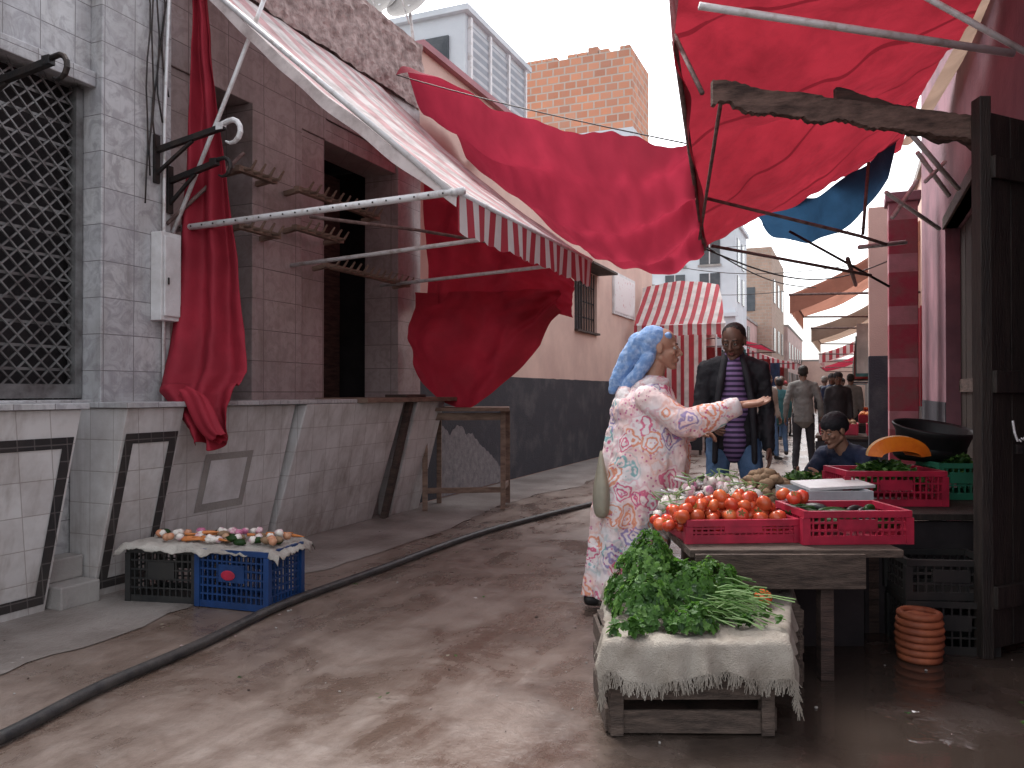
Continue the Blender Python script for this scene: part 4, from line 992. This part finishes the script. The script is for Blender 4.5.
    m.obj('shoes',parent=E,remesh=.008,smit=2)
    return E

figure('man_in_black_jacket',(1.59,5.75,0),168,1.82,dict(pel=(0,0,.93),wrR=(.15,.26,1.04),elR=(.225,.02,1.12),elL=(-.225,-.04,1.13),wrL=(-.225,.08,.88),knL=(-.14,.14,.5),anL=(-.10,.06,.09),knR=(.13,.08,.5),anR=(.18,-.05,.09),hd=(.0,.06,1.595)),
    top=jackb,bot=jean,skin=skinm,shirtm=shirt,hem=.03,look=(.34,1,-.36),vox=.011,belly=1.0,curl=.3)
figure('man_in_grey_jacket',(4.84,13.3,0),-18,1.74,dict(knL=(-.10,.05,.5),anL=(-.13,-.05,.09),knR=(.12,.12,.5),anR=(.15,.16,.09),elL=(-.26,-.05,1.15),wrL=(-.28,.02,.9),elR=(.26,-.05,1.15),wrR=(.28,.02,.92)),top=greyj,bot=trd,hair=hairm,hem=.1,vox=.014,handvox=.006)
figure('seated_vendor',(2.58,5.95,0),118,1.75,dict(pel=(0,-.05,.42),nk=(0,.16,.88),hd=(0,.27,1.02),shL=(-.19,.15,.83),shR=(.19,.15,.83),elL=(-.25,.28,.62),elR=(.25,.28,.62),wrL=(-.14,.52,.68),wrR=(.12,.52,.68),
   hpL=(-.09,-.03,.40),hpR=(.09,-.03,.40),knL=(-.14,.36,.50),knR=(.14,.36,.50),anL=(-.13,.30,.09),anR=(.13,.30,.09)),top=navy,bot=trd,skin=skinw,hat=jackb,look=(.1,1,-.35),vox=.013,hem=0)
m=M(); m.box((2.43,5.8,.26),(2.73,6.1,.295),woodl)
for x in (2.45,2.71):
    for y in (5.82,6.08): m.beam((x,y,0),(x,y,.26),.03,.03,woodl,up=(0,1,0))
m.obj('low_stool')
far=[((4.95,15.5,0),200,1.65,beigej,jean,None,0),((7.0,17.5,0),150,1.7,navy,trd,jackb,0),((7.6,19,0),-20,1.6,redj,trd,None,0),((8.4,21.5,0),-22,1.72,jackb,trd,greyj,0),((5.9,18.5,0),170,1.55,tealj,trd,scarfm,1),((9.6,24,0),-25,1.7,greyj,jean,None,0),
     ((5.95,14.6,0),165,1.66,jackb,trd,jackb,0),((8.0,23.5,0),190,1.62,whitej,trd,redj,1),((7.3,22,0),150,1.72,navy,jean,None,0),((5.0,17.0,0),-20,1.6,navy,trd,None,1),((6.9,20.5,0),160,1.7,beigej,trd,None,0),
     ((5.45,16.3,0),-10,1.58,tealj,jean,None,0),((7.45,17.6,0),-25,1.7,greyj,trd,None,0),((9.2,22.3,0),160,1.68,redj,jean,jackb,0),((8.3,25.0,0),-20,1.7,navy,trd,None,0)]
for i,(l,hd,h,t_,b_,ht,rb) in enumerate(far):
    figure('pedestrian',l,hd,h,dict(knL=(-.11,.10,.5),anL=(-.11,.14,.09),knR=(.11,.03,.5),anR=(.12,-.14,.12)),top=t_,bot=b_,hat=ht,hem=.12,vox=.028,handvox=.008,robe_=rb)

# woman
E=group('woman_in_djellaba')
m=M()
m.loft([(.67,4.9,.07,.235,.22),(.685,4.9,.18,.23,.22),(.71,4.9,.35,.235,.22),(.755,4.9,.6,.255,.235),(.80,4.9,.80,.268,.245),(.825,4.9,.95,.26,.24),(.83,4.9,1.08,.235,.225),(.83,4.9,1.18,.205,.215),(.83,4.9,1.27,.165,.19),(.845,4.9,1.34,.115,.14),(.865,4.9,1.40,.065,.075)],robe,seg=72,fold=.085,k=8)
m.chain([(.80,4.72,1.26),(.99,4.61,1.12),(1.25,4.60,1.20)],[.082,.082,.058],robe)
m.limb((1.05,4.60,1.09),.055,(1.19,4.60,1.145),.05,robe)
m.chain([(.86,5.08,1.27),(.98,5.14,1.06),(1.12,5.05,1.04)],[.08,.075,.06],robe)
m.ell((.73,4.9,1.17),(.13,.19,.15),robe)
m.obj('robe',parent=E,remesh=.009,smit=3,disp=(.06,.022))
m=M()
m.tube([(1.235,4.60,1.198),(1.27,4.60,1.208),(1.305,4.60,1.218)],[.060,.060,.052],hoodm,20); m.obj('cuff',parent=E,smooth=True)
m=M(); m.chain([(.77,4.82,1.335),(.84,4.79,1.36),(.92,4.82,1.36),(.95,4.9,1.35),(.91,4.99,1.37),(.81,5.0,1.36),(.76,4.92,1.335)],[.035,.032,.028,.025,.028,.032,.035],hoodm)
m.ell((.69,4.9,1.23),(.065,.13,.12),hoodm); m.obj('hood',parent=E,remesh=.010,smit=4,disp=(.04,.015))
Hc=(.915,4.88,1.565)
H=head(E,Hc,(1,-.25,-.06),(0,0,1),skinw,1.06)
m=M(); m.T=H
m.ell((0,-.052,.045),(.089,.092,.088),scarfm,seg=28,rings=18); m.ell((0,-.082,-.01),(.086,.064,.095),scarfm,seg=24,rings=14)
m.limb((-.052,.036,.074),.021,(.052,.036,.074),.021,scarfm)
m.chain([(0,-.12,.02),(.0,-.18,-.06),(.0,-.235,-.17),(0,-.27,-.25)],[.075,.06,.048,.03],scarfm); m.chain([(.06,-.07,-.06),(.06,-.13,-.16),(.04,-.2,-.24)],[.042,.04,.03],scarfm); m.chain([(-.06,-.07,-.06),(-.06,-.13,-.16),(-.04,-.2,-.24)],[.042,.04,.03],scarfm)
m.ell((0,-.145,.03),(.055,.055,.055),scarfm)
m.obj('headscarf',parent=E,remesh=.006,smit=2,disp=(.05,.014))
hand(E,(1.32,4.60,1.225),(1,-.02,.16),(0,-.35,1),1,skinw,.22,.0035,.16)
hand(E,(1.14,5.04,1.04),(1,-.35,-.05),(0,-.3,-1),-1,skinw,.5)
m=M(); m.limb((.47,4.86,.045),.04,(.60,4.85,.04),.035,shoem); m.limb((.85,4.95,.045),.04,(1.0,4.94,.04),.035,shoem); m.obj('slippers',parent=E,remesh=.01)
m=M()
def bag(s,t):
    a=s*6.2832; k=min(7,int(t*7+.01)); r=[.01,.03,.055,.075,.085,.08,.06,.0][k]; z=[.95,.88,.80,.73,.66,.60,.56,.55][k]
    return (.53+r*.6*math.cos(a)*(1+.15*math.sin(a*5+t*3)),4.76+r*1.2*math.sin(a),z)
m.sheet(bag,28,7,whitepl); m.obj('carrier_bag',smooth=True,sub=1)

# ------------------------------------------------------------ light, sky, camera
sc=bpy.context.scene
w=bpy.data.worlds.new('World'); sc.world=w; w.use_nodes=True; nt=w.node_tree
sk=nt.nodes.new('ShaderNodeTexSky'); sk.sky_type='NISHITA'; sk.sun_disc=False; EL=math.radians(58); RO=math.radians(-25)
sk.sun_elevation=EL; sk.sun_rotation=RO; sk.air_density=1.0; sk.dust_density=4; sk.ozone_density=1
hs=nt.nodes.new('ShaderNodeHueSaturation'); hs.inputs['Saturation'].default_value=.20; hs.inputs['Value'].default_value=3.4
nt.links.new(sk.outputs[0],hs.inputs['Color']); bg=nt.nodes['Background']; nt.links.new(hs.outputs[0],bg.inputs[0]); bg.inputs[1].default_value=.15
L=V((math.sin(RO)*math.cos(EL),math.cos(RO)*math.cos(EL),math.sin(EL)))
sd=bpy.data.lights.new('sun','SUN'); sd.energy=1.2; sd.angle=math.radians(18); sd.color=(1,.97,.94)
so=bpy.data.objects.new('sun',sd); sc.collection.objects.link(so); so.rotation_euler=(-L).to_track_quat('-Z','Y').to_euler(); so.location=(0,0,20)
cd=bpy.data.cameras.new('camera'); cd.lens=28.125; cd.sensor_width=36; cd.clip_end=500; cd.clip_start=.05
co=bpy.data.objects.new('camera',cd); sc.collection.objects.link(co); co.location=(0,0,1.3); co.rotation_euler=(math.radians(90.57),0,0); sc.camera=co
sc.view_settings.view_transform='Standard'; sc.view_settings.look='None'; sc.view_settings.exposure=0
